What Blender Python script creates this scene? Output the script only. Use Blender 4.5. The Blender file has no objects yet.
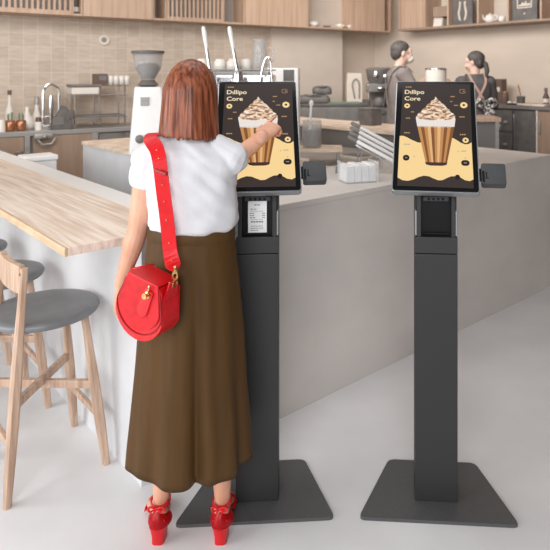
import bpy, bmesh, math, random
from mathutils import Vector, Matrix, Euler, noise
random.seed(7)
PI = math.pi
sc = bpy.context.scene
C = sc.collection

# ------------------------------------------------------------------ camera, world, lights, exposure
FPX, CX, HY, EYE = 600.0, 345.0, 75.0, 1.655
cd = bpy.data.cameras.new('camera'); cam = bpy.data.objects.new('camera', cd); C.objects.link(cam)
cam.location = (0, 0, EYE); cam.rotation_euler = (PI/2, 0, 0)
cd.sensor_width = 36; cd.lens = FPX/550*36
cd.shift_x = (275-CX)/550; cd.shift_y = -(275-HY)/550
cd.clip_start = 0.05
cd.dof.use_dof = True; cd.dof.focus_distance = 2.3; cd.dof.aperture_fstop = 4.5
sc.camera = cam
sc.view_settings.view_transform = 'Standard'; sc.view_settings.look = 'None'
sc.view_settings.exposure = 0.0; sc.view_settings.gamma = 1.0
sc.view_settings.use_curve_mapping = False

w = bpy.data.worlds.new('world'); sc.world = w; w.use_nodes = True
bg = w.node_tree.nodes['Background']
bg.inputs[0].default_value = (0.97, 0.98, 1.0, 1); bg.inputs[1].default_value = 0.36

def area(name, loc, target, sx, sy, energy, col=(1, 1, 1), spread=180):
    l = bpy.data.lights.new(name, 'AREA'); l.shape = 'RECTANGLE'; l.size = sx; l.size_y = sy
    l.energy = energy; l.color = col; l.spread = math.radians(spread)
    o = bpy.data.objects.new(name, l); C.objects.link(o); o.location = loc
    o.rotation_euler = (Vector(target)-Vector(loc)).to_track_quat('-Z', 'Y').to_euler()
    return o
area('window_daylight', (-3.9, 0.8, 1.6), (-0.3, 2.5, 0.6), 3.0, 2.4, 122, (1.0, 1.0, 0.99))
area('front_fill_light', (-0.5, -2.3, 2.6), (-0.4, 3.0, 0.6), 2.5, 2.0, 150, (0.98, 0.99, 1.0))  # added fill from behind the camera, brightens bar face and floor
area('overhead_fill_light', (-0.5, 2.7, 3.4), (-0.5, 2.7, 0), 2.2, 1.4, 17, (1.0, 0.99, 0.98), 140)  # added overhead fill for mid floor and counter tops, no fitting there
area('kitchen_fill_right', (-0.2, 5.3, 3.2), (2.2, 8.2, 1.9), 3.0, 1.0, 46, (1.0, 0.98, 0.96), 130)  # added fill aimed at the right wall, not a real fitting
area('kitchen_fill_left', (-1.2, 4.2, 3.3), (-2.0, 7.4, 1.2), 4.0, 1.0, 42, (1.0, 0.98, 0.96), 130)  # weaker added fill for the tiled wall side, no lamp there

# ------------------------------------------------------------------ materials
def s2l(c):
    return tuple(((v/255)/12.92 if v/255 <= .04045 else ((v/255+.055)/1.055)**2.4) for v in c)
MATS = {}
def mat(name, rgb, rough=.6, metal=0, var=.0, scale=(8, 8, 8), bump=0, bscale=None, rgb2=None, detail=4, spec=None, emit=0, trans=0, alpha=1, sheen=0, contrast=(.35, .65)):
    if name in MATS: return MATS[name]
    m = bpy.data.materials.new(name); m.use_nodes = True; nt = m.node_tree; b = nt.nodes['Principled BSDF']
    c = s2l(rgb)
    b.inputs['Base Color'].default_value = (*c, 1); b.inputs['Roughness'].default_value = rough; b.inputs['Metallic'].default_value = metal
    if spec is not None: b.inputs['Specular IOR Level'].default_value = spec
    if trans: b.inputs['Transmission Weight'].default_value = trans
    if alpha < 1: b.inputs['Alpha'].default_value = alpha
    if sheen: b.inputs['Sheen Weight'].default_value = sheen
    if rgb2 is not None or var or bump:
        tc = nt.nodes.new('ShaderNodeTexCoord'); mp = nt.nodes.new('ShaderNodeMapping'); mp.inputs['Scale'].default_value = scale
        nt.links.new(tc.outputs['Object'], mp.inputs[0])
        n = nt.nodes.new('ShaderNodeTexNoise'); n.inputs['Scale'].default_value = 1; n.inputs['Detail'].default_value = detail
        nt.links.new(mp.outputs[0], n.inputs['Vector'])
        if rgb2 is None: rgb2 = tuple(max(0, v*(1-var)) for v in rgb)
        r = nt.nodes.new('ShaderNodeValToRGB'); r.color_ramp.elements[0].position = contrast[0]; r.color_ramp.elements[1].position = contrast[1]
        r.color_ramp.elements[0].color = (*s2l(rgb2), 1); r.color_ramp.elements[1].color = (*c, 1)
        nt.links.new(n.outputs['Fac'], r.inputs[0]); nt.links.new(r.outputs[0], b.inputs['Base Color'])
        if bump:
            bn = n
            if bscale:
                mp2 = nt.nodes.new('ShaderNodeMapping'); mp2.inputs['Scale'].default_value = bscale; nt.links.new(tc.outputs['Object'], mp2.inputs[0])
                bn = nt.nodes.new('ShaderNodeTexNoise'); bn.inputs['Scale'].default_value = 1; nt.links.new(mp2.outputs[0], bn.inputs['Vector'])
            bp = nt.nodes.new('ShaderNodeBump'); bp.inputs['Strength'].default_value = bump; bp.inputs['Distance'].default_value = .01
            nt.links.new(bn.outputs['Fac'], bp.inputs['Height']); nt.links.new(bp.outputs[0], b.inputs['Normal'])
    if emit:
        b.inputs['Emission Color'].default_value = (*c, 1); b.inputs['Emission Strength'].default_value = emit
        b.inputs['Base Color'].default_value = (0.01, 0.01, 0.01, 1); b.inputs['Specular IOR Level'].default_value = .1
    MATS[name] = m
    return m

def tile_mat():
    m = bpy.data.materials.new('beige_wall_tiles'); m.use_nodes = True; nt = m.node_tree; b = nt.nodes['Principled BSDF']
    tc = nt.nodes.new('ShaderNodeTexCoord'); sp = nt.nodes.new('ShaderNodeSeparateXYZ'); cb = nt.nodes.new('ShaderNodeCombineXYZ')
    nt.links.new(tc.outputs['Object'], sp.inputs[0]); nt.links.new(sp.outputs[0], cb.inputs[0]); nt.links.new(sp.outputs[2], cb.inputs[1])
    br = nt.nodes.new('ShaderNodeTexBrick'); br.offset = 0.0; br.inputs['Scale'].default_value = 1
    br.inputs['Brick Width'].default_value = .135; br.inputs['Row Height'].default_value = .14; br.inputs['Mortar Size'].default_value = .0035
    br.inputs['Color1'].default_value = (*s2l((208, 192, 176)), 1); br.inputs['Color2'].default_value = (*s2l((194, 177, 160)), 1)
    br.inputs['Mortar'].default_value = (*s2l((217, 204, 190)), 1); br.inputs['Mortar Smooth'].default_value = .5
    nt.links.new(cb.outputs[0], br.inputs['Vector'])
    n = nt.nodes.new('ShaderNodeTexNoise'); n.inputs['Scale'].default_value = 26; n.inputs['Detail'].default_value = 5
    mp = nt.nodes.new('ShaderNodeMapping'); mp.inputs['Scale'].default_value = (.35, 1, 1.6); nt.links.new(tc.outputs['Object'], mp.inputs[0]); nt.links.new(mp.outputs[0], n.inputs['Vector'])
    mx = nt.nodes.new('ShaderNodeMix'); mx.data_type = 'RGBA'; mx.blend_type = 'OVERLAY'; mx.inputs['Factor'].default_value = .25
    nt.links.new(br.outputs[0], mx.inputs[6]); nt.links.new(n.outputs['Fac'], mx.inputs[7])
    nt.links.new(mx.outputs[2], b.inputs['Base Color']); b.inputs['Roughness'].default_value = .45
    return m

M = dict(
    floor=mat('polished_concrete_floor', (226, 225, 226), .42, var=.07, scale=(1.3, 1.3, 1.3), spec=.3, detail=6),
    staff_floor=mat('staff_floor', (150, 140, 132), .6),
    concrete=mat('pale_concrete', (222, 216, 211), .7, var=.06, scale=(1.6, 1.6, 2.2), bump=.08, bscale=(30, 30, 30), detail=6),
    ledge=mat('white_ledge', (216, 217, 220), .6, var=.04, scale=(5, 5, 5)),
    oak=mat('pale_oak_planks', (240, 226, 213), .55, rgb2=(210, 187, 168), scale=(55, 2.4, 18), detail=9, bump=.2, contrast=(.32, .62)),
    band=mat('oak_edge_band', (214, 190, 160), .55, rgb2=(196, 166, 134), scale=(9, 9, 40), detail=5),
    herb=mat('herb_leaf', (140, 146, 122), .7),
    oak_edge=mat('pale_oak_edge', (236, 220, 202), .55, rgb2=(212, 186, 164), scale=(9, 9, 40), detail=6),
    tiles=tile_mat(),
    brown_wall=mat('brown_side_wall', (112, 94, 84), .8, var=.08, scale=(3, 3, 3)),
    plaster=mat('warm_plaster', (222, 206, 190), .85, var=.05, scale=(1.2, 1.2, 3), detail=5),
    plaster_light=mat('pale_plaster', (218, 205, 192), .8, var=.04, scale=(2, 2, 3)),
    cab_wood=mat('oak_veneer', (200, 172, 150), .5, rgb2=(184, 154, 131), scale=(26, 26, 1.6), detail=5),
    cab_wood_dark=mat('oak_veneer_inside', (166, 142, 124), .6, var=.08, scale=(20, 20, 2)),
    cab_grey=mat('grey_cabinet_back', (146, 138, 133), .6),
    brown_panel=mat('taupe_cabinet_panel', (164, 138, 118), .6, var=.08, scale=(18, 18, 1.5)),
    steel=mat('brushed_steel', (172, 168, 164), .45, .35, var=.08, scale=(2, 2, 30)),
    steel_dark=mat('dark_steel', (122, 118, 115), .5, .2),  # plain dark grey steel for carcasses and fittings
    chrome=mat('chrome', (225, 225, 228), .14, .95),
    gold=mat('gold_metal', (214, 180, 120), .22, 1),
    char=mat('hazed_black', (112, 107, 104), .55, var=.15, scale=(12, 12, 12)),  # black lightened to grey: the background's hazy wash is put into the colour
    char_lt=mat('hazed_charcoal', (130, 125, 121), .5, var=.1, scale=(7, 7, 7)),  # charcoal raised the same way, background haze painted in
    white=mat('white_paint', (236, 235, 234), .4),
    white_warm=mat('warm_white', (228, 220, 210), .6),
    porcelain=mat('porcelain', (236, 230, 222), .25),
    glass=mat('clear_glass', (205, 204, 203), .06, alpha=.3),
    acrylic=mat('clear_acrylic', (240, 242, 244), .08, alpha=.28),
    copper=mat('copper', (190, 132, 100), .32, .7),
    brown=mat('dark_brown', (104, 84, 74), .5),
    green=mat('green_mat', (120, 146, 124), .8),
    beans=mat('coffee_beans', (92, 74, 64), .6, var=.4, scale=(60, 60, 60)),
    paper=mat('white_paper', (245, 245, 246), .8),
    ink=mat('print_ink', (90, 90, 92), .8),
    kiosk=mat('graphite_powder_coat', (47, 47, 48), .5, var=.10, scale=(240, 240, 240), bump=.05, bscale=(500, 500, 500), detail=2),
    kiosk_plate=mat('graphite_plate', (86, 86, 87), .42, var=.10, scale=(200, 200, 200), detail=2),
    kiosk_black=mat('black_plastic', (13, 13, 15), .45, spec=.25),
    bezel=mat('black_bezel_glass', (9, 9, 11), .12, spec=.3),
    silver=mat('silver_edge', (168, 170, 172), .35, .7),
    reader=mat('dark_reader_plastic', (66, 67, 69), .5, var=.06, scale=(30, 30, 30)),
    seat=mat('grey_seat_vinyl', (122, 124, 127), .38, var=.07, scale=(14, 14, 14)),
    stool_wood=mat('ash_wood', (207, 178, 156), .5, rgb2=(174, 143, 122), scale=(45, 45, 3), detail=5),
    skin=mat('skin', (222, 172, 146), .5, rgb2=(210, 152, 124), scale=(14, 14, 9), detail=4),
    skin_bg=mat('skin_soft', (212, 178, 160), .6),
    hair=mat('auburn_hair', (158, 90, 62), .38, rgb2=(84, 38, 20), scale=(95, 95, 2.6), spec=.35, detail=5, bump=.3, contrast=(.34, .66)),
    hair_dark=mat('hazed_dark_hair', (92, 85, 82), .6, var=.3, scale=(60, 60, 8)),  # baristas' dark hair paled in colour to carry the background haze
    tee=mat('white_cotton', (217, 217, 221), .85, var=.02, scale=(6, 6, 6), bump=.35, bscale=(14, 14, 9)),
    skirt=mat('olive_brown_satin', (86, 60, 30), .55, var=.12, scale=(26, 26, 2.2), detail=3, spec=.2, bump=.55, bscale=(15, 15, 4.5)),
    red=mat('red_leather', (214, 12, 26), .34, rgb2=(200, 8, 20), scale=(25, 25, 25), bump=.06, bscale=(160, 160, 160)),
    red_suede=mat('red_suede', (212, 16, 30), .7, rgb2=(184, 8, 20), scale=(38, 38, 38)),
    red_dark=mat('red_edge', (150, 10, 18), .5),
    strap_back=mat('strap_lining', (120, 50, 40), .7),
    grey_shirt=mat('grey_shirt', (138, 128, 124), .85, var=.06, scale=(9, 9, 9)),
    black_top=mat('hazed_black_cloth', (100, 97, 97), .85, var=.08, scale=(9, 9, 9)),  # black cloth, its grey is background haze put into the colour
    pink=mat('pink_beige_strap', (196, 160, 146), .8),
    floral=mat('floral_cloth', (205, 200, 196), .85, rgb2=(88, 84, 82), scale=(45, 45, 45), detail=1, contrast=(.47, .53)),
    eye_white=mat('eye_white', (235, 232, 228), .3), iris=mat('brown_iris', (70, 45, 30), .3), lips=mat('lips', (190, 104, 98), .5),
    ui_dark=mat('display_dark', (57, 46, 43), .3, emit=1), ui_cream=mat('display_cream', (247, 213, 150), .3, emit=1),
    ui_text=mat('display_lettering', (246, 226, 190), .3, emit=1), ui_dim=mat('display_small_marks', (170, 158, 146), .3, emit=1),
    ui_black=mat('display_black', (30, 22, 20), .3, emit=1), ui_tan=mat('display_tan', (190, 150, 100), .3, emit=1),
    cup_tan=mat('picture_latte', (196, 138, 82), .3, emit=1), cup_light=mat('picture_latte_light', (226, 180, 124), .3, emit=1),
    cup_dark=mat('picture_latte_dark', (132, 82, 44), .3, emit=1), cup_foam=mat('picture_foam', (234, 226, 218), .3, emit=1),
    cup_base=mat('picture_glass_base', (66, 44, 40), .3, emit=1), cup_cream2=mat('picture_cream', (216, 180, 142), .3, emit=1),
)
def whip_mat():
    m = bpy.data.materials.new('picture_whipped_cream'); m.use_nodes = True; nt = m.node_tree; b = nt.nodes['Principled BSDF']
    tc = nt.nodes.new('ShaderNodeTexCoord'); mp = nt.nodes.new('ShaderNodeMapping'); mp.inputs['Scale'].default_value = (45, 130, 1); mp.inputs['Rotation'].default_value = (0, 0, .35)
    n = nt.nodes.new('ShaderNodeTexNoise'); n.inputs['Scale'].default_value = 1; n.inputs['Detail'].default_value = 3; n.inputs['Distortion'].default_value = .8
    r = nt.nodes.new('ShaderNodeValToRGB'); e = r.color_ramp.elements
    e[0].position = .36; e[0].color = (*s2l((84, 52, 34)), 1); e[1].position = .64; e[1].color = (*s2l((246, 236, 226)), 1)
    k = e.new(.47); k.color = (*s2l((196, 144, 96)), 1); k = e.new(.54); k.color = (*s2l((228, 200, 170)), 1)
    nt.links.new(tc.outputs['Object'], mp.inputs[0]); nt.links.new(mp.outputs[0], n.inputs['Vector']); nt.links.new(n.outputs['Fac'], r.inputs[0])
    nt.links.new(r.outputs[0], b.inputs['Emission Color']); b.inputs['Emission Strength'].default_value = 1; b.inputs['Base Color'].default_value = (.01, .01, .01, 1)
    return m
M['whip'] = whip_mat()

# ------------------------------------------------------------------ mesh helpers
V = Vector
def nb(): return bmesh.new()
def box(bm, c, s, rz=0, bev=0, rot=None):
    t = bmesh.new(); bmesh.ops.create_cube(t, size=1)
    for v in t.verts: v.co = V((v.co.x*s[0], v.co.y*s[1], v.co.z*s[2]))
    if bev: bmesh.ops.bevel(t, geom=t.edges[:], offset=bev, segments=2, affect='EDGES', profile=.5)
    R = rot if rot is not None else Matrix.Rotation(rz, 4, 'Z')
    join(bm, t, Matrix.Translation(c) @ R.to_4x4())
    return bm
def bx(bm, x0, x1, y0, y1, z0, z1, bev=0):
    return box(bm, ((x0+x1)/2, (y0+y1)/2, (z0+z1)/2), (abs(x1-x0), abs(y1-y0), abs(z1-z0)), bev=bev)
def join(bm, t, mtx=None):
    mp = {}
    for v in t.verts: mp[v] = bm.verts.new(mtx @ v.co if mtx is not None else v.co)
    for f in t.faces:
        try: nf = bm.faces.new([mp[v] for v in f.verts]); nf.material_index = f.material_index; nf.smooth = f.smooth
        except ValueError: pass
    t.free()
def ringloft(bm, rings, cap=True, closed=True):
    vs = [[bm.verts.new(p) for p in r] for r in rings]; n = len(vs[0])
    for a, b in zip(vs, vs[1:]):
        for i in range(n if closed else n-1):
            j = (i+1) % n
            bm.faces.new((a[i], a[j], b[j], b[i]))
    if cap:
        bm.faces.new(vs[0][::-1]); bm.faces.new(vs[-1])
    return vs
def loft(bm, rows, n=28, cap=True, f=None):
    """rows: (z, cx, cy, rx, ry)"""
    rings = []
    for (z, cx, cy, rx, ry) in rows:
        r = []
        for i in range(n):
            a = 2*PI*i/n; k = f(a, z) if f else 1
            r.append((cx+rx*k*math.cos(a), cy+ry*k*math.sin(a), z))
        rings.append(r)
    return ringloft(bm, rings, cap)
def tube(bm, pts, rad, n=10, ref=None, dome=True, dome_end=True):
    pts = [V(p) for p in pts]
    if not isinstance(rad, (list, tuple)): rad = [rad]*len(pts)
    rad = [(r, r) if not isinstance(r, (list, tuple)) else r for r in rad]
    T = []
    for i in range(len(pts)):
        d = (pts[min(i+1, len(pts)-1)]-pts[max(i-1, 0)]); T.append(d.normalized() if d.length > 1e-9 else V((0, 0, 1)))
    x = V(ref) if ref is not None else (V((1, 0, 0)) if abs(T[0].x) < .8 else V((0, 1, 0)))
    rings = []
    def ring(p, t, x, r):
        y = t.cross(x).normalized()
        return [p + x*(r[0]*math.cos(2*PI*k/n)) + y*(r[1]*math.sin(2*PI*k/n)) for k in range(n)]
    for i, p in enumerate(pts):
        if ref is not None: x = V(ref)
        x = (x - T[i]*x.dot(T[i])).normalized()
        if i == 0 and dome:
            for a in (80, 50, 22):
                a = math.radians(a); m = min(rad[0]); rings.append(ring(p-T[0]*m*math.sin(a), T[0], x, (rad[0][0]*math.cos(a), rad[0][1]*math.cos(a))))
        rings.append(ring(p, T[i], x, rad[i]))
        if i == len(pts)-1 and dome and dome_end:
            for a in (22, 50, 80):
                a = math.radians(a); m = min(rad[-1]); rings.append(ring(p+T[-1]*m*math.sin(a), T[-1], x, (rad[-1][0]*math.cos(a), rad[-1][1]*math.cos(a))))
    ringloft(bm, rings)
    return bm
def smooth_path(pts, k=4):
    pts = [V(p) for p in pts]; out = []
    for i in range(len(pts)-1):
        p0 = pts[max(i-1, 0)]; p1 = pts[i]; p2 = pts[i+1]; p3 = pts[min(i+2, len(pts)-1)]
        for j in range(k):
            t = j/k
            out.append(.5*((2*p1)+(p2-p0)*t+(2*p0-5*p1+4*p2-p3)*t*t+(3*p1-p0-3*p2+p3)*t**3))
    out.append(pts[-1]); return out
def ellip(bm, c, r, n=20, m=12, R=None):
    t = bmesh.new(); bmesh.ops.create_uvsphere(t, u_segments=n, v_segments=m, radius=1)
    mt = Matrix.Translation(c) @ (R.to_4x4() if R is not None else Matrix()) @ Matrix.Diagonal((r[0], r[1], r[2], 1))
    for f in t.faces: f.smooth = True
    join(bm, t, mt); return bm
def lathe(bm, prof, c=(0, 0, 0), n=24, mtx=None):
    """prof: (r, z) list, closed at both ends when r == 0"""
    rings = []; c = V(c)
    for r, z in prof:
        rings.append([c+V((max(r, 1e-4)*math.cos(2*PI*i/n), max(r, 1e-4)*math.sin(2*PI*i/n), z)) for i in range(n)])
    if mtx is not None: rings = [[mtx @ p for p in r] for r in rings]
    ringloft(bm, rings); return bm
def prism(bm, outline, z0, z1, mtx=None, bev=0):
    t = bmesh.new()
    a = [t.verts.new((x, y, z0)) for x, y in outline]; b = [t.verts.new((x, y, z1)) for x, y in outline]
    t.faces.new(a[::-1]); t.faces.new(b); n = len(a)
    for i in range(n): t.faces.new((a[i], a[(i+1) % n], b[(i+1) % n], b[i]))
    if bev:
        es = [e for e in t.edges if abs(e.verts[0].co.z-e.verts[1].co.z) < 1e-9]
        bmesh.ops.bevel(t, geom=es, offset=bev, segments=3, affect='EDGES', profile=.5)
    join(bm, t, mtx); return bm
def flat(bm, outline, z=0):
    bm.faces.new([bm.verts.new((x, y, z)) for x, y in outline]); return bm
def rrect(w, h, r, cx=0, cy=0, n=5):
    o = []
    for sx, sy, a0 in ((1, 1, 0), (-1, 1, 90), (-1, -1, 180), (1, -1, 270)):
        for k in range(n+1):
            a = math.radians(a0+90*k/n); o.append((cx+sx*(w/2-r)+r*math.cos(a), cy+sy*(h/2-r)+r*math.sin(a)))
    return o
def circ(cx, cy, r, n=20, ry=None): return [(cx+r*math.cos(2*PI*i/n), cy+(ry or r)*math.sin(2*PI*i/n)) for i in range(n)]
def ribbon(bm, pts, wd, wid, th):
    pts = [V(p) for p in pts]; rings = []
    for i, p in enumerate(pts):
        t = (pts[min(i+1, len(pts)-1)]-pts[max(i-1, 0)]).normalized()
        a = V(wd[i] if isinstance(wd, list) else wd); a = (a-t*a.dot(t)).normalized(); b = t.cross(a)
        q = wid[i] if isinstance(wid, list) else wid; rings.append([p+a*q/2+b*th/2, p-a*q/2+b*th/2, p-a*q/2-b*th/2, p+a*q/2-b*th/2])
    ringloft(bm, rings); return bm
def obj(name, bm, m, parent=None, smooth=False, loc=None, rot=None):
    bmesh.ops.recalc_face_normals(bm, faces=bm.faces[:])
    me = bpy.data.meshes.new(name); bm.to_mesh(me); bm.free()
    for k in (m if isinstance(m, (list, tuple)) else [m]): me.materials.append(k)
    if smooth:
        me.polygons.foreach_set('use_smooth', [True]*len(me.polygons))
        if smooth != 'all': me.set_sharp_from_angle(angle=math.radians(38))
    o = bpy.data.objects.new(name, me); C.objects.link(o)
    if parent: o.parent = parent
    if loc: o.location = loc
    if rot is not None: o.rotation_euler = rot
    return o
def tag(o, label, cat, group=None):
    o['label'] = label; o['category'] = cat
    if group: o['group'] = group
    return o
def thing(name, label, cat, loc=(0, 0, 0), rz=0, group=None):
    o = bpy.data.objects.new(name, None); C.objects.link(o); o.empty_display_size = .1
    o.location = loc; o.rotation_euler = (0, 0, rz); return tag(o, label, cat, group)
def struct(name, bm, m, loc=(0, 0, 0), rz=0):
    o = obj(name, bm, m, None, False, loc, (0, 0, rz)); o['kind'] = 'structure'; return o
def remeshed(bm, voxel, smooth_it=4):
    bmesh.ops.recalc_face_normals(bm, faces=bm.faces[:])
    me = bpy.data.meshes.new('tmp'); bm.to_mesh(me); bm.free()
    o = bpy.data.objects.new('tmp', me); C.objects.link(o)
    md = o.modifiers.new('r', 'REMESH'); md.mode = 'VOXEL'; md.voxel_size = voxel; md.use_smooth_shade = True
    if smooth_it:
        s = o.modifiers.new('s', 'SMOOTH'); s.factor = .5; s.iterations = smooth_it
    dg = bpy.context.evaluated_depsgraph_get(); e = o.evaluated_get(dg)
    out = bmesh.new(); out.from_mesh(e.to_mesh()); e.to_mesh_clear()
    bpy.data.objects.remove(o); bpy.data.meshes.remove(me)
    return out
def text_bm(bm, s, size, x, y, z=0, bold=0.0, sx=1.0, align='LEFT'):
    cu = bpy.data.curves.new('tmp_lettering', 'FONT'); cu.body = s; cu.size = size; cu.offset = bold; cu.align_x = align; cu.resolution_u = 3
    o = bpy.data.objects.new('tmp_lettering', cu); C.objects.link(o)
    dg = bpy.context.evaluated_depsgraph_get(); e = o.evaluated_get(dg)
    t = bmesh.new(); t.from_mesh(e.to_mesh()); e.to_mesh_clear()
    join(bm, t, Matrix.Translation((x, y, z)) @ Matrix.Diagonal((sx, 1, 1, 1)))
    bpy.data.objects.remove(o); bpy.data.curves.remove(cu)
def copy_tree(o, parent=None):
    c = o.copy(); C.objects.link(c)
    if parent is not None: c.parent = parent
    for ch in list(o.children): copy_tree(ch, c)
    return c
def at(px, py, Y):                       # point of the place seen at (px, py) of the photograph at depth Y
    return V(((px-CX)/FPX*Y, Y, EYE-(py-HY)/FPX*Y))
def at_z(px, py, Z):
    return at(px, py, FPX*(EYE-Z)/(py-HY))

# ------------------------------------------------------------------ frames of the place
BA = math.atan2(.686, .727)              # long axis of the concrete bar
Q = V((-1.01, 2.16, 0)); bv = V((math.cos(BA), math.sin(BA), 0)); bu = V((-math.sin(BA), math.cos(BA), 0))
def B(x, y, z=0): return Q + bv*x + bu*y + V((0, 0, z))
def Bl(p): d = V(p)-Q; return V((d.dot(bv), d.dot(bu), d.z))
WA = math.radians(35.0)                  # tiled back wall
P0 = V((-3.3, 5.74, 0)); wv = V((math.cos(WA), math.sin(WA), 0)); wn = V((-math.sin(WA), math.cos(WA), 0))
def W(x, y, z=0): return P0 + wv*x + wn*y + V((0, 0, z))
def wx(px, y):                            # position along the back wall seen at column px, at distance y behind the counter front
    k = (px-CX)/FPX; p = P0 + wn*y
    return (k*p.y - p.x)/(wv.x - k*wv.y)
def by(px, x):                            # position along a line parallel to the right wall
    k = (px-CX)/FPX; p = Q + bv*x
    return (k*p.y - p.x)/(bu.x - k*bu.y)
PLAT = .20                                # the staff floor behind the bar is a step up
TOP = 1.03

# ------------------------------------------------------------------ the setting
bm = nb(); bx(bm, -9, 8, -4, 13, -.1, 0); struct('floor', bm, M['floor'])
bm = nb(); bx(bm, .60, 6.1, .78, 7.2, 0, PLAT); struct('floor_staff', bm, M['staff_floor'], Q, BA)
WALLY = .6; RX = 6.1
E1 = wx(341, WALLY)
bm = nb(); bx(bm, -4, E1, WALLY, WALLY+.15, 0, 3.6); struct('wall_left', bm, M['tiles'], P0, WA)
bm = nb(); bx(bm, wx(272, WALLY-.03), E1+.005, WALLY-.03, WALLY, 0, 3.6); struct('trim_1', bm, M['plaster_light'], P0, WA)
bm = nb(); bx(bm, E1-.3, E1+1.6, WALLY+.3, WALLY+.45, 0, 3.6); struct('wall_back', bm, M['plaster'], P0, WA)
bm = nb(); bx(bm, RX, RX+.15, .75, 5.2, 0, 3.6); struct('wall_right', bm, M['plaster'], Q, BA)
bm = nb(); bx(bm, 2.9, 3.05, -3.5, 6.85, 0, 3.6); struct('wall_side_unseen', bm, M['brown_wall'])  # unseen dark wall, added to block world light from the right
bm = nb(); bx(bm, -7, 7, 2.6, 12, 3.6, 3.7); struct('ceiling_unseen', bm, M['plaster_light'])  # out of view, added to keep world light off the back

# ------------------------------------------------------------------ the L-shaped bar
t = thing('bar_counter', 'long pale concrete bar counter behind the two kiosks', 'counter', Q, BA)
bm = nb(); bx(bm, .592, 3.67, .05, .75, 0, TOP-.03); obj('counter_body', bm, M['concrete'], t)
bm = nb(); bx(bm, .592, 3.672, .048, .76, TOP-.03, TOP, .003); obj('concrete_top', bm, M['concrete'], t)
BL_ = 3.9
t = thing('oak_bar', 'white fronted bar with overhanging pale oak plank top at left', 'counter', Q, BA)
bm = nb(); bx(bm, .312, .588, .05, BL_, 0, TOP-.032); obj('counter_body', bm, M['ledge'], t)
bm = nb(); bx(bm, .457, .589, .03, BL_, TOP-.031, TOP, .004); obj('white_ledge', bm, M['white'], t)
bm = nb(); bx(bm, .012, .455, .001, BL_, TOP-.031, TOP+.001, .002); obj('bar_top', bm, M['oak'], t)
bm = nb(); bx(bm, 0, .0118, 0, BL_, TOP-.031, TOP+.001, .002); obj('edge_band', bm, M['band'], t)

# ------------------------------------------------------------------ stools
def make_stool():
    t = thing('bar_stool', 'x', 'stool', (0, 0, 0), BA, 'grey seated wooden bar stools')
    SZ = .664
    bm = nb(); lathe(bm, [(0, SZ-.036), (.16, SZ-.036), (.19, SZ-.032), (.214, SZ-.022), (.220, SZ-.008), (.214, SZ+.003), (.19, SZ+.008), (.1, SZ+.004), (0, SZ)], n=48)
    obj('seat', bm, M['seat'], t, 'all')
    a, b = .190, .125                     # leg spread at floor and under the seat
    def leg(sx, sy, ztop):
        k = (ztop)/(SZ-.05); p0 = V((sx*a, sy*a, 0)); p1 = p0.lerp(V((sx*b, sy*b, SZ-.05)), k)
        if ztop > SZ: p1 = V((sx*.120, sy*.155, ztop))
        bm = nb(); rings = []
        for i in range(9):
            f = i/8; c = p0.lerp(p1, f); h = .0135 + .006*math.sin(PI*min(1, f*1.15))
            rings.append([c+V((dx*h, dy*h, 0)) for dx, dy in ((-1, -.6), (-.6, -1), (.6, -1), (1, -.6), (1, .6), (.6, 1), (-.6, 1), (-1, .6))])
        ringloft(bm, rings); return bm
    # the back is on the -x side (away from the bar)
    for sx, sy, zt in ((1, -1, SZ-.034), (1, 1, SZ-.034), (-1, -1, .893), (-1, 1, .893)):
        obj('leg', leg(sx, sy, zt), M['stool_wood'], t, True)
    for s in (1, -1):
        z0 = .34; r = a+(b-a)*z0/(SZ-.05)
        bm = nb(); d = 2*r*math.sqrt(2)-.02
        box(bm, (0, 0, z0 + (.022 if s > 0 else -.0)), (d, .022, .034), s*PI/4, .003); obj('stretcher', bm, M['stool_wood'], t)
    bm = nb(); r = .07
    for s in (1, -1):
        bx(bm, -.14, .14, s*r-.011, s*r+.011, SZ-.066, SZ-.0355, .002)
    obj('seat_rail', bm, M['stool_wood'], t)
    for sx in (-1, 1):
        z0 = .205; r = a+(b-a)*z0/(SZ-.05); bm = nb(); box(bm, (sx*r, 0, z0), (.018, 2*r-.02, .028), 0, .003); obj('side_stretcher', bm, M['stool_wood'], t)
    xb = -.124; bm = nb()
    rings = []
    for i in range(9):
        y = -.142+.284*i/8; o = -.014*(1-(2*i/8-1)**2); x = xb+o
        rings.append([(x-.011, y, .79), (x+.011, y, .79), (x+.011, y, .90), (x-.011, y, .90)])
    ringloft(bm, rings); br_ = obj('backrest', bm, M['stool_wood'], t)
    for sy in (-1, 1):
        for z in (.82, .87):
            bm = nb(); lathe(bm, [(0, 0), (.006, 0), (.006, .002), (0, .003)], n=10, mtx=Matrix.Translation((-.1355, sy*.155, z)) @ Matrix.Rotation(-PI/2, 4, 'Y')); obj('screw_cap', bm, M['brown'], br_)
    return t
st = make_stool()
c0 = V((-1.285, 2.563, 0))
st.location = c0; st['label'] = 'nearest bar stool, grey round seat, beside the woman in the white tee'
s2 = copy_tree(st); s2.location = c0+bu*.60+V((-.05, 0, 0)); s2['label'] = 'middle bar stool, half hidden behind the nearest stool'
s3 = copy_tree(st); s3.location = c0+bu*1.20+V((-.075, 0, 0)); s3['label'] = 'farthest bar stool, only its seat edge showing at left under the oak bar'

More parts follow.
